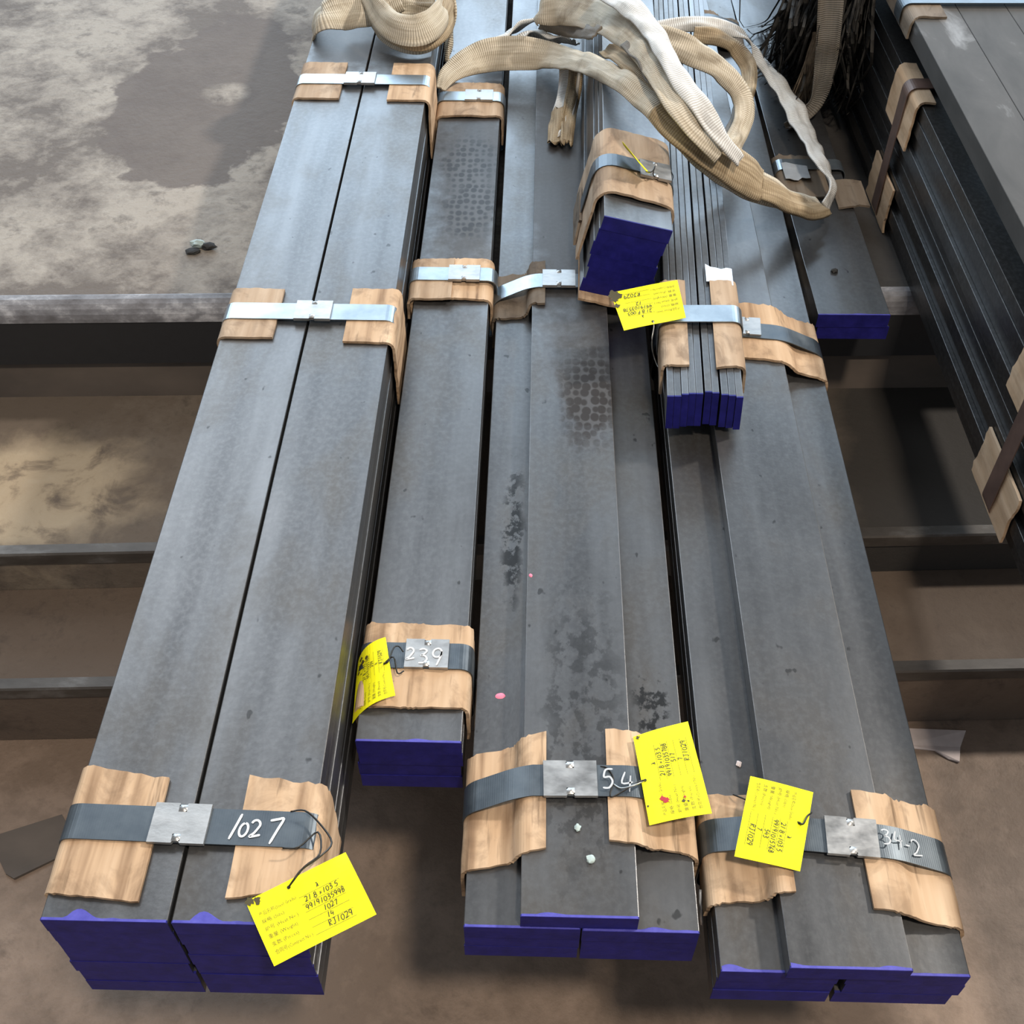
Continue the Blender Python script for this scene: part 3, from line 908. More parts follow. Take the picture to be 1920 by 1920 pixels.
lettering('chalked_number', st4, lambda u, v: (Vector((p0.x + u, y4s - .0125 + v - .075 * u, zb3 + .0032 - max(0, p0.x + u - (x4t + W)) * .40)), Vector((0, 0, 1))), [strokes_mesh('3', 0, .004, .015, .0013), strokes_mesh('4', .011, .004, .016, .0013), strokes_mesh('-', .021, .003, .012, .0015), strokes_mesh('2', .028, .000, .017, .0013)], M['chalk_worn'])
y4m = YZ(625, TL4, 1440)
right_pad(x4t, x4r, y4m - .055, y4m + .062, .052, .03, 'clean cardboard wrap at the middle strap beside the standing thin bars', 'card', 33, ragged=.006, skew=-.18)
st = stepped_ring(x4t, x4l, x4r, y4m, .031, M['strap'], 'grey steel strap running under the standing thin bars', g4, o=.0055, slope=-.12)
seal(st, P(1402, 622, zb3).x, y4m + .004, zb3, .036, .036, rz=-.08)
y4b = YZ(52, TL4, 1330)
right_pad(x4t, x4r, y4b - .06, y4b + .07, .05, .03, 'brownish cardboard wrap behind the sling on the stepped bundle by the stack', 'card_grey', 34, ragged=.010)
st = stepped_ring(x4t, x4l, x4r, y4b + .03, .031, M['strap'], 'steel strap behind the heaped sling on the stepped bundle', g4, o=.0055)

# ---- thin bars on edge
gf = 'cardboard of the thin standing bars'
yf = .175
pad([(-.003, .008), (-.003, .0525), (.028, .0525)], .055, .225, 'dirty cardboard angle at the thin bars, side with the wire', 'card_dirty', gf, seed=41, frame=BF, ragged=.006)
pad([(WF - .030, .0535), (WF + .003, .0535), (WF + .004, .012)], .050, .225, 'plain cardboard angle at the thin bars, side of the stepped bundle seal', 'card_dirty', gf, seed=42, frame=BF, ragged=.004)
ring([(-.008, -.002), (WF + .008, -.002), (WF + .008, .0590), (-.008, .0590)], .150, .034, M['strap_light'], 'greenish bright steel strap round the thin standing bars', None, frame=BF)
o = pad([(WF - .034, .0545), (WF + .0008, .0545)], .225, .262, 'crumpled bright foil scrap on the thin standing bars', 'foil', None, seed=43, frame=BF, ragged=.016, th=.0012)
# ---- tilted bundle
g5 = 'cardboard of the tilted bundle'
H5 = 6 * T5
pad([(-.006, .012), (-.006, H5 + .004), (W5 * .5, H5 + .003), (W5 + .005, H5 + .003), (W5 + .005, H5 - .035)], .052, .215, 'curved cardboard saddle round the tilted blue-ended bundle', 'card_dirty', g5, seed=51, frame=B5, ragged=.004, cut=.012)
pad([(-.0105, .012), (-.0105, H5 - .075)], .09, .175, 'loose cardboard strip on the flank of the tilted bundle', 'card_grey', g5, seed=52, frame=B5, ragged=.01)
pad([(-.002, -.0042), (.060, -.0042)], -.018, .16, 'flattened cardboard under the tilted bundle', 'card', g5, seed=53, frame=B5, ragged=.004)
st5 = ring([(-.0115, -.0035), (W5 + .0105, -.0035), (W5 + .0105, H5 + .0085), (-.0115, H5 + .0085)], .128, .030, M['strap'], 'steel strap with white seal round the tilted bundle', None, frame=B5, cut=.016, slope=-.05)
s5 = seal(st5, W5 * .76, .122, H5 + .0098, .040, .044, frame=B5)
# ---- pair by the stack
def B6(x, y, z):
    return Vector((f6.x, f6.y, 0)) + Matrix.Rotation(yw6, 3, 'Z') @ Vector((x, y, z))
g6 = 'cardboard of the pair of bars'
Z6 = SB + 2 * T
pad([(-.002, Z6 - .03), (-.002, Z6 + .0005), (.072, Z6 + .0005)], .300, .430, 'grey soiled cardboard flap on the pair of bars, towards the stepped bundle', 'card_grey', g6, seed=61, frame=B6, ragged=.012)
pad([(.078, Z6 + .0008), (W + .004, Z6 + .004), (W + .024, Z6 + .002)], .270, .350, 'curled grey cardboard flap sticking out towards the stack from the pair of bars', 'card_grey', g6, seed=62, frame=B6, ragged=.004)
ring([(-.006, SB - .0006), (W + .006, SB - .0006), (W + .006, Z6 + .0058), (-.006, Z6 + .0058)], .395, .031, M['strap_light'], 'bright strap round the pair of bars below the sling eye', None, frame=B6)
pad([(.004, Z6 + .0085), (.045, Z6 + .0085)], .345, .395, 'torn white and yellow tag scrap by the sling eye', 'foil', None, seed=63, frame=B6, ragged=.012, th=.001)
# ---- stack pads and red oxide straps
gs = 'cardboard of the rust-strapped stack'
def stack_y(px, py, z):
    q = RS.inverted() @ (P(px, py, z) - os_)
    return q.y
for i, (pyc, pxc) in enumerate(((165, 1705), (705, 1915))):
    yc = stack_y(pxc, pyc, S + zl)
    nm = ['far', 'near'][i]
    pad([(.020, zl + .002), (-.004, zl + .002), (-.006, zl - .072)][::-1], yc - .058, yc + .068, f'clean cardboard pad at the top of the {nm} rust-coloured strap', 'card_clean', gs, seed=70 + i, frame=BS, ragged=.004)
    pad([(-.005, .078), (-.005, .003)][::-1], yc - .060, yc + .064, f'cardboard pad at the foot of the {nm} rust-coloured strap', 'card_clean', gs, seed=74 + i, frame=BS, ragged=.006)
    ring([(-.010, -.0008 + .0012), (2 * W + .01, .0004), (2 * W + .01, zl + .0065), (-.010, zl + .0065)], yc, .030, M['rust_strap'], f'{["far rust-coloured strap down the stack flank", "rust-coloured strap down the stack flank, nearer the bar ends"][i]}', 'rust-coloured straps', frame=BS)

yc = stack_y(1735, 22, S + ztop)
pad([(-.006, zt + .002), (-.006, ztop + .0005), (.045, ztop + .0005)], yc - .03, yc + .11, 'greyed cardboard folded over the far end of the capping bars', 'card_grey', gs, seed=78, frame=BS, ragged=.006)
ring([(-.012, zt - .0005), (.232, zt - .0005), (.232, ztop + .006), (-.012, ztop + .006)], yc + .03, .032, M['strap'], 'grey strap round the capping bars of the stack', None, frame=BS)

# ------------------------------------------------------------------ yellow tags
def text_mesh(body, size):
    cu = bpy.data.curves.new('t', 'FONT')
    cu.body = body
    cu.size = size
    cu.resolution_u = 1
    ob = bpy.data.objects.new('t', cu)
    COL.objects.link(ob)
    dg = bpy.context.evaluated_depsgraph_get()
    me = bpy.data.meshes.new_from_object(ob.evaluated_get(dg))
    v = [Vector((p.co.x, p.co.y)) for p in me.vertices]
    f = [tuple(p.vertices) for p in me.polygons]
    bpy.data.objects.remove(ob)
    bpy.data.curves.remove(cu)
    bpy.data.meshes.remove(me)
    return v, f
PRINT = ['产品名称(Steel Grade)', '规格 (Size)', '炉号 (Heat No.)', '重量 (Weight)', '支数 (Pieces)', '合同号(Contract No.)']
_print_cache = None
def tag_card(corners, values, label, wires, mat='yellow', bend=0.0, hole=(0.40, 0.90), smear=None, bendv=0.0, blots=()):
    """corners: reading-order TL, TR, BR, BL world points; sheet with print, pen lines and a punched hole"""
    global _print_cache
    TLc, TRc, BRc, BLc = corners
    A = ((TRc - TLc).length + (BRc - BLc).length) / 2
    Hh = ((TLc - BLc).length + (TRc - BRc).length) / 2
    n0 = (TRc - TLc).cross(TLc - BLc).normalized()
    if n0.dot(CAM - TLc) < 0:
        n0 = -n0
    def surf(u, v):
        a, b = u / A, v / Hh
        q = (BLc * (1 - a) + BRc * a) * (1 - b) + (TLc * (1 - a) + TRc * a) * b
        q = q + n0 * (bend * (1 - (2 * a - 1) ** 2) + bendv * (1 - (2 * b - 1) ** 2) + 0.0006 * math.sin(5 * a + 4 * b))
        return q, n0
    nx, ny = 16, 12
    hx, hy = hole[0] * A, hole[1] * Hh
    vs, fs, idx = [], [], {}
    for s, th in ((0, 0.0), (1, -0.0004)):
        for j in range(ny + 1):
            for i in range(nx + 1):
                idx[s, i, j] = len(vs)
                q, nn = surf(A * i / nx, Hh * j / ny)
                vs.append(q + nn * th)
    for j in range(ny):
        for i in range(nx):
            fs.append((idx[0, i, j], idx[0, i + 1, j], idx[0, i + 1, j + 1], idx[0, i, j + 1]))
            fs.append((idx[1, i, j], idx[1, i, j + 1], idx[1, i + 1, j + 1], idx[1, i + 1, j]))
    bd = [(i, 0) for i in range(nx)] + [(nx, j) for j in range(ny)] + [(i, ny) for i in range(nx, 0, -1)] + [(0, j) for j in range(ny, 0, -1)]
    for k in range(len(bd)):
        a, b = bd[k], bd[(k + 1) % len(bd)]
        fs.append((idx[0, a[0], a[1]], idx[1, a[0], a[1]], idx[1, b[0], b[1]], idx[0, b[0], b[1]]))
    o = mesh_obj('paper_tag', vs, fs, M[mat])
    fix_normals(o)
    tag(o, label, 'tag')
    # printed form
    if _print_cache is None:
        _print_cache = [text_mesh(s, 1.0) for s in PRINT]
    items = []
    for k, (v2, f2) in enumerate(_print_cache):
        sz = Hh * .072
        x0, yy = A * .06, Hh * (.70 - .115 * k)
        wdt = max(p.x for p in v2)
        sx = min(1.0, A * .36 / (wdt * sz))
        items.append(([Vector((x0 + p.x * sz * sx, yy + p.y * sz)) for p in v2], f2))
        yl, a0, a1 = yy - Hh * .012, A * .44, A * .84
        wl = Hh * .006
        items.append(([Vector((a0, yl)), Vector((a1, yl)), Vector((a1, yl + wl)), Vector((a0, yl + wl))], [(0, 1, 2, 3)]))
    lettering('printed_form', o, surf, items, M['print'], .0003)
    pen = []
    for k, s in enumerate(values):
        h = Hh * (.092 if k == 5 else .080)
        xx = A * (.62 if k == 0 else .48 if k == 1 else .46 if k == 2 else .60 if k in (3, 4) else .58)
        pen.append(strokes_mesh(s, xx, Hh * (.70 - .115 * k) + Hh * .012, h, Hh * .0115, adv=.66, slant=.12, jit=.06, seed=k + len(s)))
    lettering('handwriting', o, surf, pen, M['ink'], .0005)
    def dot(u, v, r, mname, mat_, n=14, wob=0.0, seed=0):
        rnd = random.Random(seed)
        pts = [Vector((u, v))] + [Vector((u + r * (1 + wob * rnd.uniform(-1, 1)) * math.cos(2 * math.pi * k / n), v + r * (1 + wob * rnd.uniform(-1, 1)) * math.sin(2 * math.pi * k / n))) for k in range(n)]
        lettering(mname, o, surf, [(pts, [(0, 1 + k, 1 + (k + 1) % n) for k in range(n)])], mat_, .0006)
    dot(hx, hy, Hh * .026, 'punched_hole', M['wire'])
    for (bu, bv, br, bm) in blots:
        dot(bu * A, bv * Hh, br * Hh, 'blot', M[bm], 16, .45, int(bu * 1000))
    for wpts, wm in wires:
        pts = [surf(hx, hy)[0] + n0 * .0012] + [Vector(p) for p in wpts]
        tube('tie_wire', pts, .00085, M[wm], o)
    return o, surf

c = [P(460, 1690, .5575), P(648, 1598, .562), P(706, 1714, .556), P(514, 1812, .550)]
tag_card(c, ['z', '21.8 x103.5', '9919103599B', '1027', '14', 'RJ1029'], 'yellow paper tag hung from the 1027 strap over the blue bar ends',
         [([P(552, 1648, .566), P(566, 1630, .567), P(600, 1606, .568), P(622, 1580, .562), P(600, 1545, .560), P(572, 1520, .562), P(545, 1522, .561)], 'wire'),
          ([P(570, 1626, .568), P(600, 1600, .568), P(596, 1560, .5625), P(560, 1588, .5605), P(530, 1590, .5605)], 'wire')],
         hole=(.40, .90), blots=((.04, .97, .06, 'soot'), (.10, .93, .05, 'soot')), bendv=.002)
c = [P(676, 1352, .482), P(668, 1262, .490), P(722, 1194, .497), P(740, 1304, .494)]
c = [P(660, 1356, .470), P(672, 1240, .474), P(722, 1194, .496), P(741, 1304, .495)]
tag_card(c, ['z', '21.8 x103.5', '9919103578B', '239', '4', 'RJ1029'], 'curled soiled yellow tag draped off the 239 bundle',
         [([P(728, 1240, .502), P(738, 1215, .499), P(748, 1212, .498), P(756, 1222, .498)], 'wire'), ([P(738, 1232, .500), P(745, 1262, .4975), P(757, 1258, .4965)], 'wire')],
         mat='yellow', hole=(.55, .10), bendv=.007, blots=((.88, .75, .05, 'soot'), (.80, .70, .06, 'soot'), (.82, .55, .05, 'soot'), (.7, .85, .04, 'soot')))
c = [P(1218, 1547, .488), P(1187, 1382, .490), P(1290, 1352, .486), P(1335, 1525, .484)]
tag_card(c, ['z', '21.8 x103.5', '9919103578B', '517', '7', 'RJ1029'], 'yellow tag with a red blot on the pink-dot bundle',
         [([P(1195, 1467, .494), P(1160, 1488, .4885), P(1144, 1492, .4870), P(1150, 1460, .4875), P(1138, 1440, .4878), P(1126, 1437, .487)], 'wire'),
          ([P(1190, 1472, .494), P(1165, 1478, .489), P(1150, 1470, .4872)], 'wire_light')], hole=(.48, .94),
         blots=((.22, .68, .052, 'red'), (.25, .73, .035, 'red'), (.17, .40, .030, 'soot'), (.21, .37, .022, 'red'), (.16, .33, .018, 'soot'), (.97, .93, .03, 'soot'), (.20, .97, .02, 'soot')), bendv=.0015)
c = [P(1525, 1485, .492), P(1500, 1634, .490), P(1377, 1605, .490), P(1407, 1455, .491)]
tag_card(c, ['z', '21.8 x103.5', '9919101576B', '543', '7', 'RJ1029'], 'clean yellow tag lying over the stepped bundle beside the stack',
         [([P(1506, 1545, .496), P(1514, 1530, .495), P(1522, 1524, .489)], 'wire'), ([P(1480, 1535, .4885), P(1400, 1500, .4880), P(1375, 1490, .4760)], 'wire')], hole=(.44, .87), bend=.0015)
c = [P(1286, 595, .556), P(1170, 620, .546), P(1144, 548, .552), P(1270, 525, .562)]
tag_card(c, ['z', '21.8 P.003', '9919103578', '12', '', 'RJ029'], 'yellow tag with sooty corner below the tilted blue ends',
         [([P(1226, 612, .548), P(1222, 640, .535), P(1225, 665, .497), P(1236, 690, .492), P(1240, 660, .505), P(1246, 640, .512)], 'wire_light')],
         hole=(.52, .93), blots=((.96, .06, .09, 'soot'), (.90, .12, .07, 'soot'), (.97, .20, .07, 'soot'), (.97, .38, .05, 'soot')))
c = [P(1166, 266, .664), P(1213, 322, .628), P(1218, 326, .618), P(1172, 276, .628)]
tag_card(c, ['', '', '', '', '', ''], 'yellow tag seen edge-on, sticking up from the tilted bundle seal',
         [([P(1222, 322, .632), P(1228, 312, .630), P(1226, 330, .612), P(1255, 338, .598), P(1262, 330, .594), P(1252, 312, .600)], 'wire')], hole=(.93, .4))

# ------------------------------------------------------------------ slings
def ribbon(name, pts, mat, parent=None, thick=0.003, n=10, cross=6, bow=0.003, wav=0.0026, seed=0, fray=0.0, axis=None):
    """pts: (point, width, roll in degrees); roll 0 lies flat, positive turns the near edge down"""
    raw = [(p.x, p.y, p.z, wd, rl) for p, wd, rl in pts]
    s = catmull(raw, n)
    c = [Vector(q[:3]) for q in s]
    vs, fs, uv = [], [], []
    dist = 0
    prev = None
    m = cross + 1
    rnd = random.Random(seed)
    for i, q in enumerate(s):
        t = (c[min(i + 1, len(c) - 1)] - c[max(i - 1, 0)]).normalized()
        side = t.cross(Vector((0, 0, 1))) if axis is None else Vector(axis)
        if side.length < 0.15:
            side = prev if prev else Vector((1, 0, 0))
        side = (side - t * side.dot(t)).normalized()
        prev = side.copy()
        side = Matrix.Rotation(math.radians(q[4]), 3, t) @ side
        nn = side.cross(t).normalized()
        if i:
            dist += (c[i] - c[i - 1]).length
        for h in (thick / 2, -thick / 2):
            for k in range(m):
                u = k / cross - .5
                wv = wav * noise.noise(Vector((dist * 22 + seed * 7, u * 2.5, seed)))
                e = bow * (1 - 4 * u * u)
                end = fray * rnd.uniform(-1, 1) if i in (0, len(s) - 1) else 0
                vs.append(c[i] + side * (u * q[3]) + nn * (h + wv * 3 + e) + t * end)
                uv.append((u + .5, dist * 10))
    L = len(s)
    for i in range(L - 1):
        a = i * 2 * m
        b = a + 2 * m
        for k in range(cross):
            fs.append((a + k, a + k + 1, b + k + 1, b + k))
            fs.append((a + m + k, b + m + k, b + m + k + 1, a + m + k + 1))
        fs.append((a, b, b + m, a + m))
        fs.append((a + cross, a + m + cross, b + m + cross, b + cross))
    for a in (0, (L - 1) * 2 * m):
        for k in range(cross):
            fs.append((a + k, a + k + 1, a + m + k + 1, a + m + k))
    o = mesh_obj(name, vs, fs, M[mat], parent, uvs=uv, smooth=True)
    fix_normals(o)
    return o

def R(*rows):
    return [(P(a, b, z), wd, rl) for a, b, z, wd, rl in rows]

# big heaped sling
sl = ribbon('lifting_sling', R((826, 168, .494, .016, 20), (840, 142, .502, .032, 26), (872, 120, .508, .046, 34), (915, 104, .512, .056, 46), (975, 100, .516, .058, 50), (1035, 106, .526, .046, 46), (1095, 118, .595, .036, 42),
     (1150, 142, .636, .034, 36), (1210, 184, .646, .036, 30), (1262, 232, .634, .044, 30), (1320, 284, .600, .056, 30), (1390, 332, .560, .056, 34), (1450, 362, .530, .046, 36), (1505, 384, .490, .042, 30), (1542, 388, .466, .040, 12)), 'web', seed=1, wav=.0024)
tag(sl, 'cream webbing lifting sling heaped across the stepped and tilted bundles', 'sling')
ribbon('webbing_leg', R((1546, 392, .468, .026, 60), (1560, 350, .480, .030, 62), (1538, 305, .488, .034, 30), (1512, 255, .478, .038, 18), (1486, 200, .482, .040, 12), (1460, 158, .492, .038, 14), (1432, 122, .505, .036, 25), (1408, 84, .528, .032, 30), (1376, 58, .550, .028, -30), (1330, 46, .562, .026, -40), (1280, 46, .562, .026, -45), (1225, 54, .558, .024, -45)), 'web_white', sl, seed=2)
ribbon('sling_eye', R((1235, 200, .648, .040, 30), (1290, 250, .630, .054, 30), (1350, 296, .600, .060, 31), (1405, 334, .566, .058, 33), (1428, 348, .552, .050, 33)), 'web_tan', sl, thick=.007, seed=3, bow=.004)
ribbon('sling_eye', R((1425, 350, .552, .042, 34), (1465, 370, .528, .042, 34), (1508, 388, .498, .040, 26), (1540, 392, .474, .036, 10)), 'web_tan', sl, thick=.005, seed=4)
ribbon('webbing_leg', R((1010, 34, .556, .030, 70), (1020, 14, .585, .060, 56), (1060, 10, .600, .066, 50), (1115, 22, .625, .064, 46), (1170, 52, .665, .054, 40), (1210, 96, .678, .042, 26), (1240, 146, .676, .038, 10), (1268, 196, .668, .036, 5), (1305, 244, .648, .036, 18), (1350, 288, .618, .036, 26)), 'web', sl, seed=5)
ribbon('fold_back', R((1012, 40, .552, .024, 80), (1045, 48, .558, .030, 75), (1086, 56, .590, .028, 60), (1120, 62, .632, .024, 40)), 'web_grey', sl, seed=15)
ribbon('webbing_leg', R((1120, -26, .680, .036, 30), (1165, 2, .690, .036, 20), (1215, 46, .694, .034, 5), (1248, 100, .694, .032, -10), (1280, 156, .684, .032, 0), (1318, 210, .664, .030, 12), (1352, 258, .638, .028, 20), (1384, 300, .604, .026, 25)), 'web_white', sl, seed=6)
ribbon('webbing_leg', R((1190, 66, .640, .040, 45), (1240, 74, .655, .042, 48), (1296, 96, .645, .042, 46), (1350, 130, .612, .042, 36), (1386, 168, .582, .040, 5), (1396, 206, .562, .036, -25), (1386, 246, .556, .032, -40), (1366, 284, .566, .028, -30)), 'web', sl, seed=7)
ribbon('webbing_leg', R((1140, 92, .620, .030, 20), (1180, 112, .650, .036, 26), (1224, 150, .656, .036, 28), (1268, 200, .648, .036, 28), (1318, 254, .624, .034, 28)), 'web_tan', sl, seed=8)
ribbon('webbing_leg', R((1180, 84, .664, .028, 0), (1214, 128, .668, .030, -15), (1252, 176, .664, .030, -5), (1300, 224, .650, .028, 10), (1352, 268, .622, .026, 20)), 'web_grey', sl, seed=16)
ribbon('webbing_leg', R((1300, 62, .562, .028, 30), (1345, 70, .556, .030, 35), (1382, 94, .536, .030, 30), (1404, 130, .522, .028, 10), (1402, 172, .522, .024, -15), (1390, 214, .526, .020, -20)), 'web_tan', sl, seed=9)
ribbon('webbing_leg', R((1396, 196, .545, .030, -30), (1384, 236, .540, .034, -35), (1362, 276, .545, .030, -30), (1352, 306, .560, .024, -20)), 'web_grey', sl, seed=17)
ribbon('webbing_leg', R((1078, 80, .540, .028, 25), (1066, 77, .538, .034, 30), (1040, 74, .530, .042, 30), (1000, 66, .522, .044, 40), (962, 82, .510, .040, 35), (930, 100, .502, .024, 25)), 'web_white', sl, seed=10, wav=.004)
ribbon('webbing_leg', R((1012, 34, .530, .040, 40), (978, 46, .524, .044, 40), (944, 70, .512, .042, 35), (905, 98, .503, .032, 30)), 'web_white', sl, seed=13, wav=.004)
ribbon('webbing_tail', R((1062, 105, .535, .026, 10), (1062, 150, .510, .028, 15), (1052, 200, .490, .028, 25), (1044, 258, .486, .026, 10)), 'web_white', sl, seed=11, fray=.010)
ribbon('webbing_tail', R((1048, 206, .492, .026, 25), (1043, 238, .490, .026, 15), (1040, 272, .485, .024, 5)), 'web_tan', sl, seed=14, fray=.008, bow=.004)
ribbon('webbing_tail', R((1080, 125, .534, .024, -25), (1076, 170, .510, .026, -25), (1067, 215, .496, .024, -20), (1062, 270, .490, .022, -10)), 'web_tan', sl, seed=12, fray=.010)
tube('dangling_cord', [P(1088, 120, .540), P(1080, 180, .506), P(1068, 240, .490)], .003, M['web_white'], sl)

# coiled sling on the 1027 bundle
s2 = ribbon('lifting_sling', R((594, 96, .470, .050, 0), (590, 70, .520, .054, 0), (598, 40, .574, .058, 4), (625, 26, .586, .060, 18), (660, 20, .582, .060, 26), (705, 14, .584, .058, 28), (750, -6, .60, .05, 30)), 'web', seed=21, axis=(0, -1, -.25))
tag(s2, 'cream webbing sling looped and coiled on the far end of the 1027 bundle', 'sling')
for k, (dz, dx, dy, mt) in enumerate(((0, 0, 0, 'web'), (.012, 6, -6, 'web_tan'), (.024, -4, -14, 'web'))):
    ribbon('coil', R((690 + dx, -20 + dy, .590 + dz, .040, 62), (706 + dx, 26 + dy, .578 + dz, .042, 55), (738 + dx, 62 + dy, .572 + dz, .046, 52), (785 + dx, 72 + dy, .572 + dz, .050, 52), (824 + dx, 50 + dy, .575 + dz, .044, 55), (838 + dx, 10 + dy, .580 + dz, .036, 70), (822 + dx, -40 + dy, .590 + dz, .036, 80)), mt, s2, seed=22 + k)
ribbon('hanging_end', R((838, -30, .60, .040, 60), (846, 20, .575, .034, 70), (846, 70, .535, .030, 75), (838, 116, .500, .026, 60)), 'web', s2, seed=27)
for k in range(3):
    ribbon('inner_fold', R((700, 8 + 12 * k, .585 - .010 * k, .016, 40), (760, 4 + 14 * k, .585 - .010 * k, .018, 40), (815, 10 + 13 * k, .585 - .010 * k, .016, 40)), 'web', s2, seed=30 + k)

# grey strap hanging in the gap, and frayed plastic round it
s3 = ribbon('hanging_strap', R((1562, -60, .70, .040, 0), (1558, 0, .660, .040, 5), (1553, 70, .600, .038, 0), (1545, 140, .530, .034, -10), (1530, 190, .478, .028, -20), (1500, 222, .449, .022, 8), (1476, 236, .446, .016, 0)), 'web_grey', seed=41, axis=(1, -.15, 0))
tag(s3, 'grey worn strap hanging into the gap beside the tall stack', 'strap')
def keep_clear(p):
    # hang against the flank of the stack and lie on the bars beside it
    q = RS.inverted() @ (p - os_)
    q.x = min(q.x, -.012)
    p = os_ + RS @ q
    if p.x < f6.x + W + .012:
        p.z = max(p.z, SB + 2 * T + .006)
    if p.x < .397:
        p.z = max(p.z, TL4 + .012)
    p.z = max(p.z, S + .005)
    return p
def strands(name, n, mat, fn, seed, wmin, wmax, label, cat):
    rnd = random.Random(seed)
    vs, fs = [], []
    for _ in range(n):
        pts = fn(rnd)
        c = [keep_clear(Vector(q)) for q in catmull([tuple(p) for p in pts], 5)]
        wd = rnd.uniform(wmin, wmax)
        b = len(vs)
        ax = Vector((1, rnd.uniform(-.6, .6), rnd.uniform(-.3, .3))).normalized()
        ay = Vector((-ax.y, ax.x, .2)).normalized()
        for i, p in enumerate(c):
            q = wd * (1 - .5 * i / len(c))
            vs += [p + ax * q, p + ay * q * .35, p - ax * q, p - ay * q * .35]
        for i in range(len(c) - 1):
            for k in range(4):
                fs.append((b + i * 4 + k, b + i * 4 + (k + 1) % 4, b + i * 4 + 4 + (k + 1) % 4, b + i * 4 + 4 + k))
    o = mesh_obj(name, vs, fs, M[mat])
    o['kind'] = 'stuff'
    tag(o, label, cat)
    return o
def dark_strand(r):
    x = r.uniform(1470, 1655)
    e = r.uniform(60, 215) * (1.0 if x > 1540 else .75)
    k = r.uniform(-70, 20)
    z0 = .62 + r.uniform(-.05, .05)
    return [P(x + 30, -110, z0 + .06), P(x + 14, -45, z0), P(x + k * .3 + r.uniform(-14, 14), e * .35, .56 + r.uniform(-.06, .05)), P(x + k * .8 + r.uniform(-14, 14), e * .8, .47 + r.uniform(-.04, .04)), P(x + k * 1.4 + r.uniform(-20, 20), e, .425 + r.uniform(-.02, .03))]
strands('frayed_wrapping', 420, 'fray', dark_strand, 3, .0008, .0045, 'shredded black plastic wrapping hanging beside the stack', 'plastic wrap')
def tan_strand(r):
    x = r.uniform(1520, 1545)
    return [P(x + 6, 60, .60), P(x - 8 + r.uniform(-6, 6), 120, .53), P(x - 26 + r.uniform(-22, 14), 185 + r.uniform(-15, 15), .45)]
strands('frayed_rope_end', 70, 'fray_tan', tan_strand, 4, .0012, .0028, 'unravelled tan rope end behind the grey hanging strap', 'rope')

# ------------------------------------------------------------------ small things
def splat(name, p, rx, ry, mat, label, cat, seed, h=.0006, parent=None):
    rnd = random.Random(seed)
    n = 18
    vs = [p + Vector((0, 0, h))]
    for rr, hh in ((.75, h), (1.0, -.0002)):
        for k in range(n):
            a = 2 * math.pi * k / n
            q = rr * (1 + .10 * math.sin(2 * a + seed) + .05 * rnd.uniform(-1, 1))
            vs.append(p + Vector((rx * q * math.cos(a), ry * q * math.sin(a), hh)))
    fs = [(0, 1 + k, 1 + (k + 1) % n) for k in range(n)] + [(1 + k, 1 + n + k, 1 + n + (k + 1) % n, 1 + (k + 1) % n) for k in range(n)]
    o = mesh_obj(name, vs, fs, M[mat], parent, smooth=True)
    if parent is None:
        tag(o, label, cat)
    return o
def rock(name, p, r, mat, label, cat, seed, flatn=.6, group=None):
    bm = bmesh.new()
    bmesh.ops.create_icosphere(bm, subdivisions=2, radius=1)
    rnd = random.Random(seed)
    for v in bm.verts:
        k = 1 + .45 * noise.noise(v.co * 1.7 + Vector((seed, 0, 0)))
        v.co = Vector((v.co.x * k * r[0], v.co.y * k * r[1], v.co.z * k * r[0] * flatn))
    zmin = min(v.co.z for v in bm.verts)
    me = bpy.data.meshes.new(name)
    for v in bm.verts:
        v.co += p - Vector((0, 0, zmin + .0003))
    bm.to_mesh(me)
    bm.free()
    me.materials.append(M[mat])
    o = bpy.data.objects.new(name, me)
    COL.objects.link(o)
    tag(o, label, cat, group)
    return o
pk = [o for o in COL.objects if o.get('label', '').startswith('flat bar, upper row of the pink-dot bundle, side by the 239')][0]
splat('paint_dot', P(938, 1305, TL3), .0052, .0042, 'pink', '', '', 1, parent=pk)
pk2 = [o for o in COL.objects if o.get('label', '').startswith('lone dark flat steel bar crowning the pink')][0]
splat('paint_dot', P(995, 1079, TL4), .002, .003, 'pink', '', '', 2, parent=pk2)
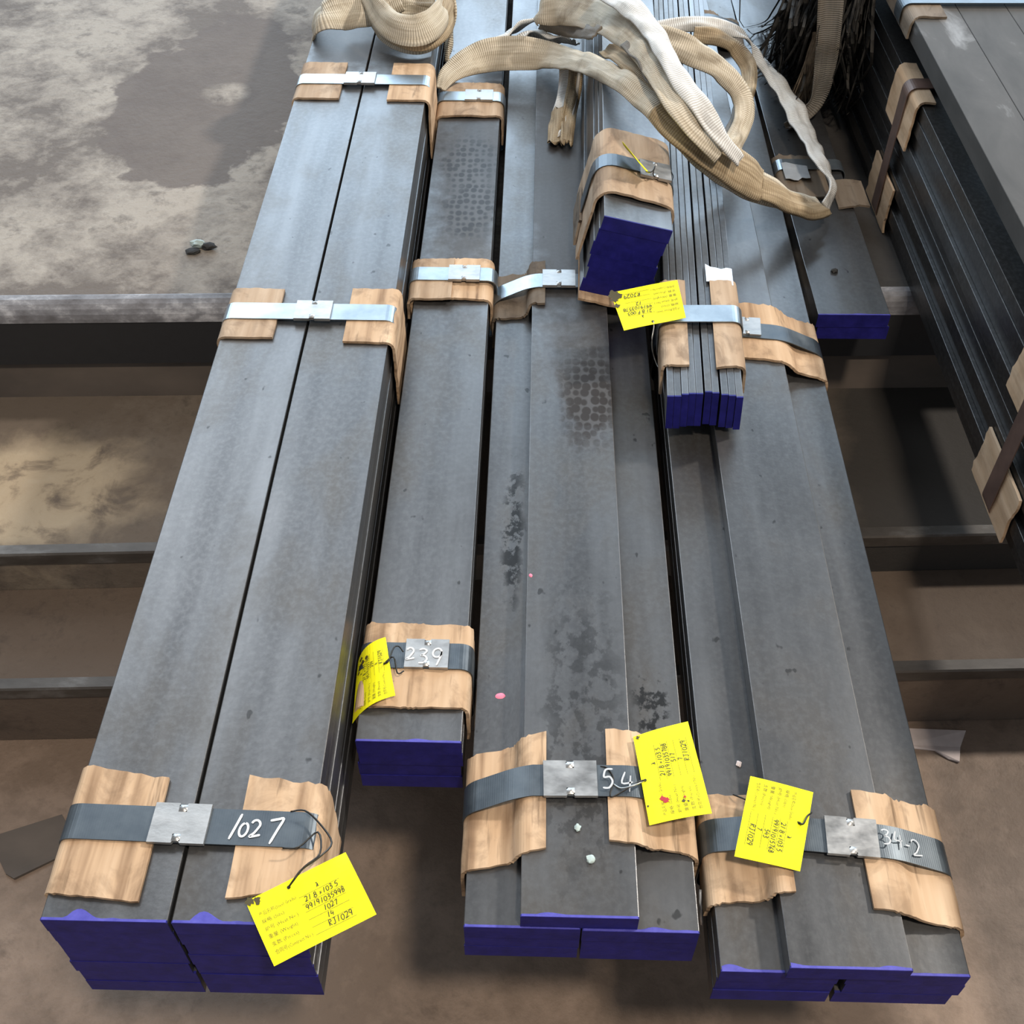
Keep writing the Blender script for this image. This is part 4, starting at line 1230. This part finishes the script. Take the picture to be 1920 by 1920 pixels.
rock('plaster_chip', P(1107, 1612, TL4), (.0045, .0042), 'chip', 'round pale green chip on the bar with the honeycomb stain', 'chip', 3, .35)
rock('plaster_chip', P(1083, 1553, TL4), (.0028, .0040), 'chip', 'slim pale chip just in front of the worn chalk strap', 'chip', 4, .5)
rock('plaster_chip', P(1385, 1433, TL3), (.0026, .0036), 'paper', 'tiny pale chip on the low bar above the clean yellow tag', 'chip', 5, .5)
rock('crumb', P(1564, 510, SB + 2 * T), (.0058, .0042), 'dark_chip', 'dark crumb on the pair of bars', 'crumb', 6, .5)
rock('crumb', P(373, 463, S), (.012, .008), 'chip', 'pale stone crumb on the bare slab', 'crumb', 7, .5)
rock('crumb', P(392, 467, S), (.013, .007), 'dark_chip', 'dark stone crumb on the bare slab', 'crumb', 8, .4)
rock('crumb', P(362, 474, S), (.012, .008), 'dark_chip', 'dark flake on the bare slab beside the pale crumb', 'crumb', 9, .3)
# torn paper on the floor
def sheet(poly, z, mat, label, cat, name, th=.0015):
    n = len(poly)
    vs = [P(a, b, z + .0005) for a, b in poly] + [P(a, b, z + .0005) + Vector((0, 0, th + .002 * (k % 2))) for k, (a, b) in enumerate(poly)]
    fs = [tuple(range(n - 1, -1, -1)), tuple(range(n, 2 * n))] + [(i, (i + 1) % n, (i + 1) % n + n, i + n) for i in range(n)]
    o = mesh_obj(name, vs, fs, M[mat])
    fix_normals(o)
    tag(o, label, cat)
    return o
sheet([(1690, 1366), (1810, 1372), (1800, 1402), (1798, 1430), (1778, 1424), (1752, 1408), (1712, 1404), (1690, 1398)], 0, 'paper', 'torn pale paper lying on the brown floor by the stepped bundle', 'paper', 'torn_paper')
# thin dark sheet on the floor left of the 1027 bundle
sheet([(-20, 1572), (118, 1530), (150, 1590), (28, 1650), (12, 1640)], 0, 'riser', 'thin dark sheet on the brown floor beside the 1027 bundle', 'card', 'dark_sheet', .003)
tube('string_end', [P(1313, 1668, .44), P(1314, 1700, .43), P(1316, 1732, .40)], .0016, M['foil']).update_tag()
tag(COL.objects['string_end'], 'short white string between the two stepped bundles', 'string')
